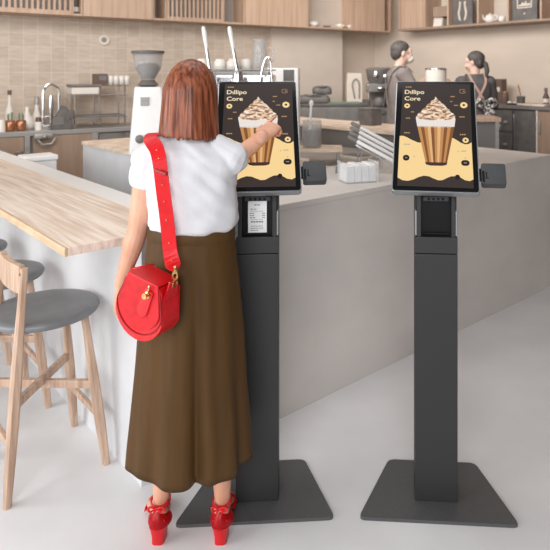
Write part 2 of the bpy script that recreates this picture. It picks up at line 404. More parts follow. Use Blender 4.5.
# ------------------------------------------------------------------ kiosks
SB_Y, SB_Z, ST_Y, ST_Z = -.16, 1.226, .15, 1.63
TILT = math.atan2(ST_Y-SB_Y, ST_Z-SB_Z); SLEN = math.hypot(ST_Y-SB_Y, ST_Z-SB_Z); SW = .323
def ui(zx, zy):                            # layout of the display, measured on the right kiosk
    px = 370+zx/3.93; py = 60+zy/3.93; s = .5
    for _ in range(30):
        d = 2.2+.31*s; z = EYE-(py-HY)/FPX*d; s = (z-1.226)/.404
    d = 2.2+.31*s
    return ((px-435.4)*d/FPX, s*SLEN)
def U(l): return [ui(*p) for p in l]
def make_kiosk(label, rx, sx0):
    t = thing('order_kiosk', label, 'kiosk', (0, 0, 0), 0, 'self order kiosks')
    bm = nb(); pts = []
    cor = [(-.294, -.15), (.294, -.15), (.182, .195), (-.182, .195)]
    for i, c in enumerate(cor):
        c = V(c); p = V(cor[i-1]); n = V(cor[(i+1) % 4]); d1 = (p-c).normalized(); d2 = (n-c).normalized(); r = .022
        a = c+d1*r; b = c+d2*r
        for k in range(6):
            f = k/5; q = a*(1-f)**2+c*2*f*(1-f)+b*f*f; pts.append((q.x, q.y))
    prism(bm, pts, 0, .012, bev=.002); obj('base_plate', bm, M['kiosk_plate'], t)
    bm = nb(); bx(bm, -.0815, .0815, -.05, .05, .012, .964, .002); obj('column', bm, M['kiosk'], t)
    # printer head
    bm = nb()
    bx(bm, -.0815, .0815, -.05, .05, .967, 1.03, .002)
    bx(bm, -.0815, .0815, -.012, .05, 1.03, 1.21)
    for s in (-1, 1): bx(bm, s*.058, s*.074, -.048, -.012, 1.03, 1.205, .0015)
    bx(bm, -.058, .058, -.048, -.012, 1.19, 1.205, .0015)
    h = obj('printer_head', bm, M['kiosk'], t)
    bm = nb(); bx(bm, -.057, .057, -.018, -.0118, 1.031, 1.189); obj('printer_recess', bm, M['kiosk_black'], h)
    bm = nb(); bx(bm, -.05, .05, -.026, -.018, 1.164, 1.182, .002); obj('button_strip', bm, M['reader'], h)
    bm = nb(); bx(bm, -.048, .048, -.03, -.018, 1.035, 1.042, .001); obj('paper_slot', bm, M['kiosk_black'], h)
    for k in range(4):
        bm = nb(); lathe(bm, [(0, 0), (.0055, 0), (.0055, .002), (0, .002)], n=12, mtx=Matrix.Translation((-.027+k*.018, -.026, 1.173)) @ Matrix.Rotation(PI/2, 4, 'X'))
        obj('indicator', bm, M['kiosk_black'], h)
    for s in (-1, 1):
        bm = nb(); bx(bm, s*.074, s*.0812, -.047, -.012, 1.035, 1.13, .002); obj('side_cheek', bm, M['silver'], h)
    bm = nb()
    prism(bm, [(-.045, 1.2), (.05, 1.2), (.085, 1.44), (.052, 1.44), (-.045, 1.285)], -.07, .07, Matrix(((0, 0, 1, 0), (1, 0, 0, 0), (0, 1, 0, 0), (0, 0, 0, 1))))
    obj('neck', bm, M['kiosk_black'], t)
    # screen: x across, y up the panel, z towards the user
    sm = Matrix.Translation((sx0, SB_Y, SB_Z)) @ Matrix.Rotation(rx, 4, 'Z') @ Matrix.Rotation(PI/2-TILT, 4, 'X')
    bm = nb(); prism(bm, rrect(SW, SLEN, .012, 0, SLEN/2), -.034, -.004, bev=.004); scn = obj('screen', bm, M['silver'], t, True)
    scn.matrix_local = sm
    bm = nb(); prism(bm, rrect(SW-.008, SLEN-.008, .010, 0, SLEN/2), -.006, 0); obj('bezel_glass', bm, M['bezel'], scn)
    e = .0006
    bm = nb(); prism(bm, U([(107, 498), (405, 501), (391, 95), (131, 95)]), 0, e); obj('display', bm, M['ui_dark'], scn)
    bm = nb()
    up = [(117.5, 301), (130, 300), (145, 305), (165, 316), (190, 326), (215, 326), (240, 322), (265, 318), (290, 312), (310, 306), (325, 306), (340, 314), (355, 324), (372, 330), (385, 329), (396.5, 322)]
    lo = [(404, 466), (390, 473), (372, 470), (355, 460), (338, 455), (318, 456), (300, 464), (285, 472), (268, 473), (250, 466), (232, 458), (212, 456), (192, 462), (172, 472), (150, 478), (128, 476), (109, 466)]
    prism(bm, U(up+lo), e, 2*e); obj('wave_picture', bm, M['ui_cream'], scn)
    for x, y, r in ((147, 181, 12), (367, 177, 15), (374, 314, 12)):
        c = ui(x, y); k = r*2.3/600/3.93; bm = nb(); prism(bm, circ(c[0], c[1], k, 20, k), e, 2*e); obj('round_button', bm, M['ui_cream'], scn)
        bm = nb(); prism(bm, circ(c[0], c[1], k*.34, 14), 2*e, 3*e); obj('button_centre', bm, M['ui_black'], scn)
    for x, y, a, b in ((143, 387, 13, 10), (373, 403, 16, 9.5), (343, 459, 9, 8)):
        c = ui(x, y); k = 2.3/600/3.93; bm = nb(); prism(bm, rrect(2*a*k, 2.6*b*k, min(a, 1.25*b)*k, *c), 2*e, 3*e); obj('dark_button', bm, M['ui_black'], scn)
    bm = nb()
    a = ui(136, 134); b = ui(136, 160); k = ui(212, 134)
    text_bm(bm, 'Dıllipo', .0285, a[0], a[1], 2*e, .0005, 1.08); text_bm(bm, 'Core', .0285, b[0], b[1], 2*e, .0005, 1.08)
    obj('title_lettering', bm, M['ui_text'], scn)
    bm = nb()
    for x, y, wd in ((153, 107, 26), (168, 205, 14), (150, 230, 18), (146, 288, 24), (324, 144, 18), (337, 178, 16), (360, 223, 22), (363, 292, 24), (319, 163, 10)):
        c = ui(x, y); k = 2.35/600/3.93
        for q in range(3): prism(bm, rrect(wd*k*.26, 5*k, 1.5*k, c[0]+(q-1)*wd*k*.34, c[1], 2), e, 2*e)
    ic = ui(362, 123); o1 = rrect(.021, .019, .005, *ic)
    for i in range(len(o1)):
        p = V((*o1[i], 0)); q = V((*o1[(i+1) % len(o1)], 0))
        if i < 2: continue
        tube(bm, [p+V((0, 0, e)), q+V((0, 0, e))], .0009, 4, dome=False)
    prism(bm, circ(ic[0]+.004, ic[1]-.001, .0028, 10), e, 2*e)
    obj('small_marks', bm, M['ui_tan'], scn)
    bm = nb()
    for x, y, wd in ((146, 334, 26), (367, 357, 20), (345, 359, 5), (143, 387, 9), (373, 403, 13), (373, 384, 5), (175, 382, 5)):
        c = ui(x, y); k = 2.3/600/3.93
        for q in range(3): prism(bm, rrect(wd*k*.26, 4.5*k, 1.3*k, c[0]+(q-1)*wd*k*.34, c[1], 2), 3*e, 4*e)
    obj('small_marks', bm, M['ui_dim'], scn)
    # picture of the coffee
    bm = nb(); N = 11
    for i in range(N):
        f0, f1 = i/N, (i+1)/N
        xt0, xt1 = 187+(331-187)*f0, 187+(331-187)*f1; xb0, xb1 = 219+(303-219)*f0, 219+(303-219)*f1
        t2 = bmesh.new(); prism(t2, U([(xb0, 403), (xb1, 403), (xt1, 262), (xt0, 262)]), 2*e, 3*e)
        mi = (0, 2, 0, 1, 2, 0, 1, 0, 2, 0, 2)[i]
        for f in t2.faces: f.material_index = mi
        join(bm, t2)
    t2 = bmesh.new(); prism(t2, U([(217, 403), (304, 403), (301, 412), (285, 416), (238, 416), (221, 412)]), 2*e, 3*e)
    for f in t2.faces: f.material_index = 3
    join(bm, t2)
    obj('glass_picture', bm, [M['cup_tan'], M['cup_light'], M['cup_dark'], M['cup_base']], scn)
    bm = nb(); prism(bm, U([(187, 264), (220, 267), (260, 268), (300, 267), (331, 264), (335, 232), (328, 214), (190, 214), (181, 230)]), 2*e, 3*e)
    obj('foam_picture', bm, M['cup_foam'], scn)
    bm = nb(); prism(bm, U([(181, 226), (200, 234), (235, 238), (280, 238), (318, 234), (335, 224), (328, 212), (316, 206), (312, 196), (300, 188), (294, 178), (280, 170), (274, 160), (264, 154), (258, 144), (253, 155), (243, 160), (238, 170), (226, 176), (220, 188), (208, 194), (203, 204), (192, 210)]), 3*e, 4*e)
    obj('whipped_cream_picture', bm, M['whip'], scn)
    # card reader at the right-hand edge
    y0 = ui(430, 480)[1]; y1 = ui(430, 402)[1]; xr = SW/2
    bm = nb(); prism(bm, rrect(.088, y1-y0, .006, xr+.052, (y0+y1)/2), -.036, .0, bev=.003); rd = obj('card_reader', bm, M['reader'], t, True); rd.matrix_local = sm
    bm = nb(); bx(bm, xr-.01, xr+.02, (y0+y1)/2-.02, (y0+y1)/2+.025, -.028, -.012); obj('bracket', bm, M['kiosk_black'], rd)
    bm = nb(); bx(bm, xr+.010, xr+.018, y0+.004, y0+.05, 0, .004, .001); obj('card_slot', bm, M['kiosk_black'], rd)
    bm = nb(); bx(bm, xr+.024, xr+.028, y0+.022, y0+.046, 0, .0008); bx(bm, xr+.022, xr+.034, y0+.020, y0+.023, 0, .0008); obj('arrow_mark', bm, M['kiosk_black'], rd)
    return t
KY = 2.36
kR = make_kiosk('right-hand graphite order kiosk with an empty printer slot, standing alone', math.radians(-4.5), -.0125)
kR.location = (.355, KY, 0); kR.rotation_euler.z = math.radians(-4)
kL = copy_tree(kR); kL.location = (-.342, KY, 0); kL.rotation_euler.z = math.radians(4)
kL['label'] = 'left-hand graphite order kiosk being touched by the woman, receipt in its printer'
for ch in kL.children:
    if ch.name.startswith(('screen', 'card_reader')):
        ch.matrix_local = Matrix.Translation((.012, SB_Y, SB_Z)) @ Matrix.Rotation(math.radians(4.5), 4, 'Z') @ Matrix.Rotation(PI/2-TILT, 4, 'X')
# receipt in the left printer
bm = nb(); rings = []
for i in range(9):
    z = 1.165-.122*i/8; y = -.030-.006*math.sin(PI*i/8)
    rings.append([(-.036, y, z), (.036, y, z), (.036, y+.0005, z), (-.036, y+.0005, z)])
ringloft(bm, rings)
rc = thing('receipt', 'printed white paper receipt hanging from the left kiosk printer', 'receipt', kL.location, math.radians(4))
obj('paper', bm, M['paper'], rc)
bm = nb()
for i, (wd, x, h) in enumerate(((.024, 0, .003), (0, 0, 0), (.026, -.014, .002), (.05, 0, .001), (.02, -.02, .0022), (.018, -.02, .0022), (.022, -.018, .0022), (.05, 0, .001), (.05, .0, .004), (0, 0, 0), (.045, 0, .0016), (.05, 0, .0016), (.03, -.01, .0016))):
    if not wd: continue
    z = 1.152-.0082*i; n = max(1, int(wd/.009))
    for q in range(n):
        x0 = x-wd/2+wd*q/n; bx(bm, x0, x0+wd/n*.78, -.0372, -.0366, z-h/2, z+h/2)
    if i in (4, 5, 6): bx(bm, .018, .03, -.0372, -.0366, z-h/2, z+h/2)
obj('print_lines', bm, M['ink'], rc)

# ------------------------------------------------------------------ people
def hand(bm, wr, d, pn, s=1, curl=(.25, .25, .3, .35), thumb=1, spread=.06):
    """d: wrist to knuckles, pn: direction the palm faces, thumb: side sign"""
    wr = V(wr); d = V(d).normalized(); pn = V(pn); pn = (pn-d*pn.dot(d)).normalized(); sd = d.cross(pn)*thumb
    tube(bm, [wr-d*.02*s, wr+d*.02*s, wr+d*.05*s, wr+d*.082*s], [(.024*s, .018*s), (.030*s, .018*s), (.037*s, .017*s), (.036*s, .013*s)], 14, ref=sd)
    for k, (off, ln) in enumerate(((.028, .068), (.009, .077), (-.010, .072), (-.027, .056))):
        dr = (d + sd*spread*(1.2-k*.8)).normalized(); p = wr+d*.08*s+sd*off*s; pts = [p-dr*.018*s, p]; a = 0
        for q, fr in enumerate((.44, .32, .24)):
            a += curl[k]*(1 if q else .8); v = dr*math.cos(a)+pn*math.sin(a); pts.append(pts[-1]+v*ln*fr*s)
        tube(bm, pts, [.0085*s, .0088*s, .0078*s, .0072*s, .0062*s], 8)
    p = wr+d*.018*s+sd*.022*s; dr = (d*.75+sd*.7+pn*.35).normalized(); dr2 = (d*.95+sd*.25+pn*.3).normalized()
    tube(bm, [p, p+dr*.038*s, p+dr*.038*s+dr2*.026*s, p+dr*.038*s+dr2*.048*s], [.013*s, .0105*s, .009*s, .007*s], 8)
def head(bm, c, yaw, s=1, pitch=0):
    R = Matrix.Rotation(yaw, 3, 'Z') @ Matrix.Rotation(pitch, 3, 'X'); c = V(c)
    def E(p, r): ellip(bm, c+R @ (V(p)*s), V(r)*s, 20, 14, R)
    E((0, -.012, .028), (.074, .094, .083)); E((0, .026, -.03), (.058, .064, .072)); E((0, .054, -.078), (.03, .03, .025)); E((0, .066, .03), (.056, .026, .04))
    E((0, .094, -.018), (.011, .018, .022)); E((0, .102, -.030), (.016, .012, .010)); E((0, .083, -.058), (.022, .012, .009)); E((0, .084, -.052), (.02, .011, .006))
    for q in (-1, 1):
        E((q*.076, .0, -.008), (.009, .018, .03)); E((q*.03, .07, -.03), (.026, .02, .024)); E((q*.03, .082, .018), (.022, .012, .008))
def face_parts(body, c, yaw, s=1, pitch=0):
    R = Matrix.Rotation(yaw, 3, 'Z') @ Matrix.Rotation(pitch, 3, 'X'); c = V(c)
    for q in (-1, 1):
        bm = nb(); ellip(bm, c+R @ (V((q*.03, .081, .0))*s), V((.0135, .011, .0085))*s, 12, 8, R); e = obj('eye', bm, M['eye_white'], body, 'all')
        bm = nb(); ellip(bm, c+R @ (V((q*.03, .0905, .0))*s), V((.006, .003, .006))*s, 10, 6, R); obj('iris', bm, M['iris'], e, 'all')
    bm = nb(); ellip(bm, c+R @ (V((0, .094, -.054))*s), V((.021, .006, .008))*s, 12, 8, R); obj('lips', bm, M['lips'], body, 'all')
def limb(bm, a, b, c, ra, rb, rc, mid=None):
    a, b, c = V(a), V(b), V(c)
    pts = [a, a.lerp(b, .35), a.lerp(b, .75), b, b.lerp(c, .25), b.lerp(c, .6), c]
    tube(bm, pts, [ra, ra*.97, rb*1.06, rb, rb*1.04, (rb+rc)/2*.98, rc], 14)

# ---- the customer: origin where her heels stand, she faces +Y
WX, WY = -.535, 2.11
def L_(px, py, y):
    p = at(px, py, WY+y); return V((p.x-WX, y, p.z))
cust = thing('person', 'woman in white tee and olive skirt seen from behind, touching the left kiosk screen', 'person', (WX, WY, 0), 0)
sl, sr = V((-.148, -.02, 1.362)), V((.144, -.02, 1.366))
tip = L_(284, 116, .285)
wr_ = L_(262, 137, .160); er = V((.045, .185, 1.275))
el, wl = L_(138, 229, .02), L_(121, 284, .08)
FDX = {-1: -.062, 1: -.022}
HC = V((.0, .0, 1.592)); HYAW = math.radians(-14)
bm = nb()
loft(bm, [(.78, 0, .01, .125, .09), (.88, 0, .0, .145, .10), (.98, 0, 0, .138, .095), (1.09, 0, 0, .120, .088), (1.2, 0, .0, .128, .096), (1.30, 0, -.0, .142, .1), (1.37, 0, -.01, .138, .078), (1.415, 0, -.015, .095, .058), (1.44, 0, -.012, .058, .052)], 28)
tube(bm, [(0, -.012, 1.40), (0, -.006, 1.46), (0, .004, 1.53)], [.056, .05, .05], 16)
head(bm, HC, HYAW)
limb(bm, sl, el, wl, .044, .036, .024); limb(bm, sr, er, wr_, .044, .043, .027)
dl = (L_(114, 322, .09)-wl); hand(bm, wl, dl, (.75, .1, 0), .95, (.25, .28, .32, .36), thumb=-1)
dr_ = V((.55, .62, .28)); dr_.normalize()
# pointing hand: index along d, the rest curled
dv = (tip-wr_).normalized()
hand(bm, wr_, dv, (-.1, .45, -.9), 1.0, (.06, 1.2, 1.3, 1.35), thumb=1)
for s, ank, knee, toe in ((-1, V((-.126, .045, .134)), V((-.10, .04, .48)), 0), (1, V((.095, .045, .134)), V((.09, .04, .48)), 0)):
    limb(bm, (s*.078, .01, .84), knee, ank, .078, .052, .028)
    tube(bm, [knee+V((0, -.012, -.04)), knee.lerp(ank, .35)+V((0, -.02, 0)), knee.lerp(ank, .7)+V((0, -.006, 0))], [.044, .047, .031], 12)
    lift = .012 if s > 0 else 0
    px = ank.x; dx = FDX[s]
    tube(bm, [(px, .03, .096), (px+dx*.25, .06, .094+lift*.3), (px+dx*.6, .12, .058+lift), (px+dx*.8, .165, .032+lift), (px+dx, .205, .026+lift)], [(.027, .030), (.029, .031), (.036, .022), (.040, .016), (.034, .012)], 14, ref=(1, 0, 0))
bm = remeshed(bm, .0034, 3)
body = obj('body', bm, M['skin'], cust, 'all')
face_parts(body, HC, HYAW)

# tee shirt
def fold(a, z): return 1+.012*math.sin(a*5+z*9)+.010*math.sin(a*9-z*23)+.008*math.sin(z*55+a*3)
bm = nb()
rows = [(1.085, .0, -.0, .138, .102), (1.112, .0, -.0, .142, .106), (1.128, .0, -.0, .156, .122), (1.15, .002, 0, .159, .125), (1.17, .002, 0, .157, .123), (1.21, .002, -.002, .156, .122), (1.27, .002, -.006, .158, .120), (1.33, .002, -.01, .158, .112), (1.375, 0, -.014, .150, .098), (1.405, 0, -.016, .122, .080), (1.43, 0, -.014, .085, .066), (1.445, 0, -.012, .066, .06)]
loft(bm, rows, 56, f=fold)
def sleeve(a, b, f, r0, r1):
    a, b = V(a), V(b); e = a.lerp(b, f); inner = a+(V((0, -.01, a.z-.03))-a)*.35
    tube(bm, [inner, a, a.lerp(e, .5), e], [r0*1.05, r0*1.05, r0*.98, r1], 20, dome=True, dome_end=False)
sleeve(sl, el, .36, .053, .056); sleeve(sr, er, .48, .056, .052)
tube(bm, [V((.09, -.02, 1.40)), sr+V((0, 0, .0))], [.05, .056], 16); tube(bm, [V((-.09, -.02, 1.40)), sl], [.05, .055], 16)
bm = remeshed(bm, .0042, 2)
for v in bm.verts:
    p = v.co; k = noise.noise(V((p.x*11, p.y*11, p.z*16)))*.011 + noise.noise(V((p.x*24+p.z*26, p.y*20, p.z*10)))*.0065
    v.co += V((p.x, p.y+.02, 0)).normalized()*k
obj('tee_shirt', bm, M['tee'], cust, 'all')
bm = nb(); rings = []
# skirt
def skf(a, u):
    amp = .11*u**1.2; g = ((a+PI*.40) % (2*PI)); g = min(g, 2*PI-g)
    return 1+amp*(math.sin(a*7+.6)+.55*math.sin(a*12+2+u))*.5+.02*u**1.2*math.sin(a*3+1.2)-.19*u**1.1*math.exp(-(g/.09)**2)+.05*u*math.exp(-((g-.22)/.10)**2)+.05*u*math.exp(-((g-.22)/.10)**2)*0+.016*min(1, u*4)*noise.noise(V((a*2.2+u*3, u*9-a*2, 1)))
ns = 180
prof = [(1.124, .148, .114), (1.09, .151, .119), (1.0, .160, .127), (.93, .168, .134), (.86, .175, .138), (.76, .182, .140), (.66, .188, .142), (.56, .194, .144), (.46, .203, .146), (.38, .209, .148), (.325, .213, .150), (.30, .215, .151)]
def skring(k, z, rx, ry, off):
    u = (1.124-z)/.825; r = []
    for i in range(ns):
        a = 2*PI*i/ns; f = skf(a, u); zz = z + (.012*math.sin(a*2+1)*u)
        r.append((-.004-.012*u+(rx-off)*f*math.cos(a), .012*u+(ry-off)*f*math.sin(a), zz))
    return r
outer = [skring(k, *p, 0) for k, p in enumerate(prof)]; inner = [skring(k, *p, .004) for k, p in reversed(list(enumerate(prof)))]
ringloft(bm, outer+inner[:-1] + [skring(0, 1.124, .140, .106, 0)])
sk = obj('skirt', bm, M['skirt'], cust, 'all')
bm = nb(); loft(bm, [(1.088, -.004, 0, .1525, .1205), (1.092, -.004, 0, .154, .122), (1.122, -.004, 0, .1515, .118), (1.126, -.004, 0, .150, .116)], 60); obj('waistband', bm, M['skirt'], sk, True)
# hair: an open-fronted bob with long ends
bm = nb(); NA, NZ = 110, 34
R2 = Matrix.Rotation(HYAW, 3, 'Z')
zt, zb = 1.712, 1.446
def hprof(f):                              # f: 0 crown .. 1 ends
    g = math.sqrt(max(0, 1-(1-min(1, f/.48))**2))
    return .0 + .089*g*(1+.16*max(0, f-.3)**1.0), g
rows = []
for j in range(NZ+1):
    f = (j/NZ)**1.0; ff = .002+f*.998
    z = zt-(zt-zb)*ff; rx, g = hprof(ff); ry = rx*(1.12-.12*max(0, ff-.4))
    gap = math.radians(58)*min(1, max(0, (ff-.14)/.14))
    row = []
    for i in range(NA+1):
        a = PI/2+gap+(2*PI-2*gap)*i/NA
        rip = 1+(.010*math.sin(i*.9+math.sin(i*.31)*2)+.010*noise.noise(V((i*.55, ff*1.6, 3))))*min(1, max(0, ff-.12)*3)+.06*max(0, ff-.75)*max(0, math.cos(a-.2))**4
        if a > 2*PI: side = 1
        x = rx*rip*math.cos(a); y = ry*rip*math.sin(a)-.012-.010*ff
        zz = z - (.012*noise.noise(V((i*.35, 0, 1)))+ .010*math.cos(a))*max(0, ff-.6)/.4
        if ff > .5: y -= .01*(ff-.5); x *= 1+.02*(ff-.5)
        p = R2 @ V((x, y, 0)); row.append(V((p.x, p.y, zz)))
    rows.append(row)
vs = [[bm.verts.new(p) for p in r] for r in rows]
for a, b in zip(vs, vs[1:]):
    for i in range(NA): bm.faces.new((a[i], a[i+1], b[i+1], b[i]))
bmesh.ops.remove_doubles(bm, verts=bm.verts[:], dist=.0004)
bmesh.ops.recalc_face_normals(bm, faces=bm.faces[:])
nrm = sum((f.normal.dot(f.calc_center_median()-HC) for f in bm.faces))
bmesh.ops.solidify(bm, geom=bm.faces[:], thickness=.016 if nrm > 0 else -.016)
obj('hair', bm, M['hair'], cust, 'all')
# shoes
for s, px in ((-1, -.126), (1, .095)):
    dx = FDX[s]; lift = .012 if s > 0 else 0
    bm = nb()
    rings = []
    for z, w0, y0, y1 in ((0, .021, .0, .044), (.004, .022, -.002, .046), (.03, .0225, -.004, .050), (.052, .027, -.008, .058), (.064, .032, -.010, .072)):
        rings.append([(px+a*w0, y0+(y1-y0)*b, z) for a, b in ((-1, .35), (-.85, .1), (-.5, 0), (.5, 0), (.85, .1), (1, .35), (1, 1), (-1, 1))])
    ringloft(bm, rings)
    # counter that wraps the heel
    rr = []
    for j in range(6):
        z = .060+.056*j/5; r = []
        for i in range(15):
            a = PI+PI*i/14; ex = 1.02-.20*(j/5)**2+.10*math.sin(PI*j/5)
            r.append((px+.0385*ex*math.cos(a), .040+.050*ex*math.sin(a)+(.004*j/5), z - .020*(j/5)*abs(math.cos(a))))
        rr.append(r)
    vv = [[bm.verts.new(p) for p in r] for r in rr]; fs = []
    for a, b in zip(vv, vv[1:]):
        for i in range(14): fs.append(bm.faces.new((a[i], a[i+1], b[i+1], b[i])))
    bmesh.ops.solidify(bm, geom=fs, thickness=.004)
    # sole
    rings = []
    for (y, z, wd, x) in ((.0, .086, .026, 0), (.04, .088, .031, .1), (.075, .074, .031, .3), (.12, .038+lift, .035, .6), (.16, .014+lift, .041, .8), (.20, .007+lift, .039, .95), (.228, .007+lift, .026, 1.05)):
        c = px+dx*x; rings.append([(c-wd, y, z-.006), (c+wd, y, z-.006), (c+wd, y, z+.004), (c-wd, y, z+.004)])
    ringloft(bm, rings)
    # toe strap
    pts = [(px+dx*.82+.043*math.cos(a), .168, .010+lift+.042*math.sin(a)) for a in [PI*k/10 for k in range(11)]]
    ribbon(bm, pts, (0, 1, 0), .035, .004)
    sh = obj('shoe', bm, M['red'], cust, True)
    bm = nb(); pts = [(px+.033*math.cos(a), .043+.036*math.sin(a), .132+.004*math.sin(a)) for a in [2*PI*k/24 for k in range(25)]]
    ribbon(bm, pts, (0, 0, 1), .012, .004)
    for q in (-1, 1):
        lp = smooth_path([(px, .0, .130), (px+q*.014, -.008, .139), (px+q*.027, -.006, .137), (px+q*.024, -.008, .125), (px+q*.008, -.004, .128), (px, 0, .130)], 4); tube(bm, lp, (.0035), 6)
        tube(bm, [(px, .0, .131), (px+q*.010, -.004, .118)], .0035, 6)
    ellip(bm, (px, -.002, .131), (.007, .005, .006), 10, 6)
    obj('ankle_strap', bm, M['red'], sh, True)

# ---- handbag
BY = -.185
bc = L_(149, 304, BY); byaw = math.radians(-26); broll = math.radians(13)
hb = thing('handbag', 'red leather saddle handbag hanging on the woman\'s left hip', 'handbag', (WX+bc.x, WY+bc.y, bc.z), byaw)
hb.rotation_euler = (0, broll, byaw)
XZ = Matrix(((1, 0, 0, 0), (0, 0, -1, 0), (0, 1, 0, 0), (0, 0, 0, 1)))          # outline (x, z) pushed along -y
def upath(wt, wm, h, zt):                  # flat top, round bottom
    o = [(-wt, zt), (-wt*1.03, zt-.015)]
    for k in range(25):
        a = PI+PI*k/24; o.append((wm*math.cos(a)*(1 if abs(math.cos(a)) < .99 else 1), zt-h*.52+h*.48*math.sin(a)))
    o += [(wt*1.03, zt-.015), (wt, zt)]
    return o
bm = nb(); prism(bm, upath(.068, .099, .192, .092), -.040, .0425, XZ, bev=.008); hbody = obj('bag_body', bm, M['red'], hb, True)
bm = nb(); prism(bm, upath(.064, .087, .164, .100), .043, .049, XZ, bev=.0025)
fl = obj('flap', bm, M['red_suede'], hb, True)
bm = nb(); prism(bm, [(-.064, -.051), (.064, -.051), (.064, .040), (-.064, .040)], .096, .102, bev=.002); obj('flap_top', bm, M['red'], fl)
bm = nb(); pts = [(x, z) for x, z in upath(.068, .094, .175, .096)[1:-1]]
tube(bm, [(x, -.0445, z) for x, z in pts], .0022, 6); obj('piping', bm, M['red_dark'], fl, True)
TB = Matrix.Translation((.022, 0, .010)) @ Matrix.Rotation(.22, 4, 'Y')
bm = nb(); prism(bm, [(.016, .07), (-.016, .07)] + [(-.021*math.cos(PI*k/12)-0, -.002-.022*math.sin(PI*k/12)) for k in range(13)], .0495, .0545, TB @ XZ, bev=.0015); tg = obj('tab', bm, M['red'], fl, True)
bm = nb(); lathe(bm, [(0, 0), (.011, 0), (.011, .003), (.006, .004), (.006, .010), (.009, .012), (.009, .016), (0, .017)], n=18, mtx=Matrix.Translation((.034, -.0545, .064)) @ Matrix.Rotation(PI/2, 4, 'X'))
bx(bm, .033, .039, -.0595, -.0545, .074, .096, .001); obj('turn_lock', bm, M['gold'], tg, True)
for s in (-1, 1):
    bm = nb()
    if s > 0: prism(bm, [(-.03, .055), (.03, .055), (.018, .112), (-.018, .112)], 0, .005, Matrix.Translation((s*.079-.0025, 0, 0)) @ Matrix(((0, 0, 1, 0), (1, 0, 0, 0), (0, 1, 0, 0), (0, 0, 0, 1)))); obj('gusset_tab', bm, M['red'], hbody)
    else: bm.free()
    bm = nb(); cx_, cy_, cz_ = (.085, 0, .103) if s > 0 else (-.050, .055, .06); pts = [(cx_, cy_+.010*math.cos(a), cz_+.010*math.sin(a)) for a in [2*PI*k/18 for k in range(19)]]; tube(bm, pts, .0026, 6); obj('ring', bm, M['gold'], hbody, True)
mb = Matrix.Translation(hb.location) @ Matrix.Rotation(byaw, 4, 'Z') @ Matrix.Rotation(broll, 4, 'Y'); mbi = mb.inverted()
def toB(p): return mbi @ V((p.x+WX, p.y+WY, p.z))
rr_ = mb @ V((.085, 0, .116)); rl_ = mb @ V((-.050, .055, .068))
lr = V((rr_.x-WX, rr_.y-WY, rr_.z)); ll = V((rl_.x-WX, rl_.y-WY, rl_.z))
up_ = [lr+V((0, 0, .030)), L_(171, 256, -.168), L_(167, 220, -.155), L_(163, 190, -.152), L_(160, 165, -.145), L_(157, 150, -.120), V((-.125, -.075, 1.440)), V((-.125, -.02, 1.452)), V((-.125, .05, 1.43)), V((-.13, .115, 1.35)), V((-.15, .150, 1.20)), L_(147, 222, .16), L_(134, 246, .17), L_(128, 268, .13), ll+V((.0, .03, .02))]
bm = nb(); ribbon(bm, [toB(p) for p in smooth_path(up_, 5)], [mbi.to_3x3() @ V((1, -.1, .05)) if i < 58 else mbi.to_3x3() @ V((1, .2, 0)) for i in range(5*(len(up_)-1)+1)], [(.016, .030, .042)[i] if i < 3 else .047 for i in range(5*(len(up_)-1)+1)], .0045)
stp = obj('strap', bm, M['red'], hb)
bm = nb(); path = smooth_path(up_, 5)
for i in range(4, 27, 3):
    p = path[i]; nn = V((0, -1, .1)); ellip(bm, toB(p+V((0, -.0035, 0))), (.003, .003, .003), 8, 6)
obj('stud', bm, M['gold'], stp, True)
for a, b in ((lr+V((0, 0, .04)), lr+V((0, 0, -.004))), (ll+V((0, .03, .02)), ll+V((0, 0.004, -.012)))):
    bm = nb(); a, b = toB(a), toB(b); m_ = a.lerp(b, .5); tube(bm, [a, a.lerp(b, .4)], .0055, 8)
    pts = [m_+V((.009*math.cos(q), 0, -.004+.014*math.sin(q))) for q in [2*PI*k/16 for k in range(17)]]; tube(bm, pts, .0028, 6)
    obj('clasp', bm, M['gold'], stp, True)
bm = nb(); box(bm, toB(L_(161, 172, -.157)), (.052, .012, .010), 0, .002); obj('strap_keeper', bm, M['red_dark'], stp)

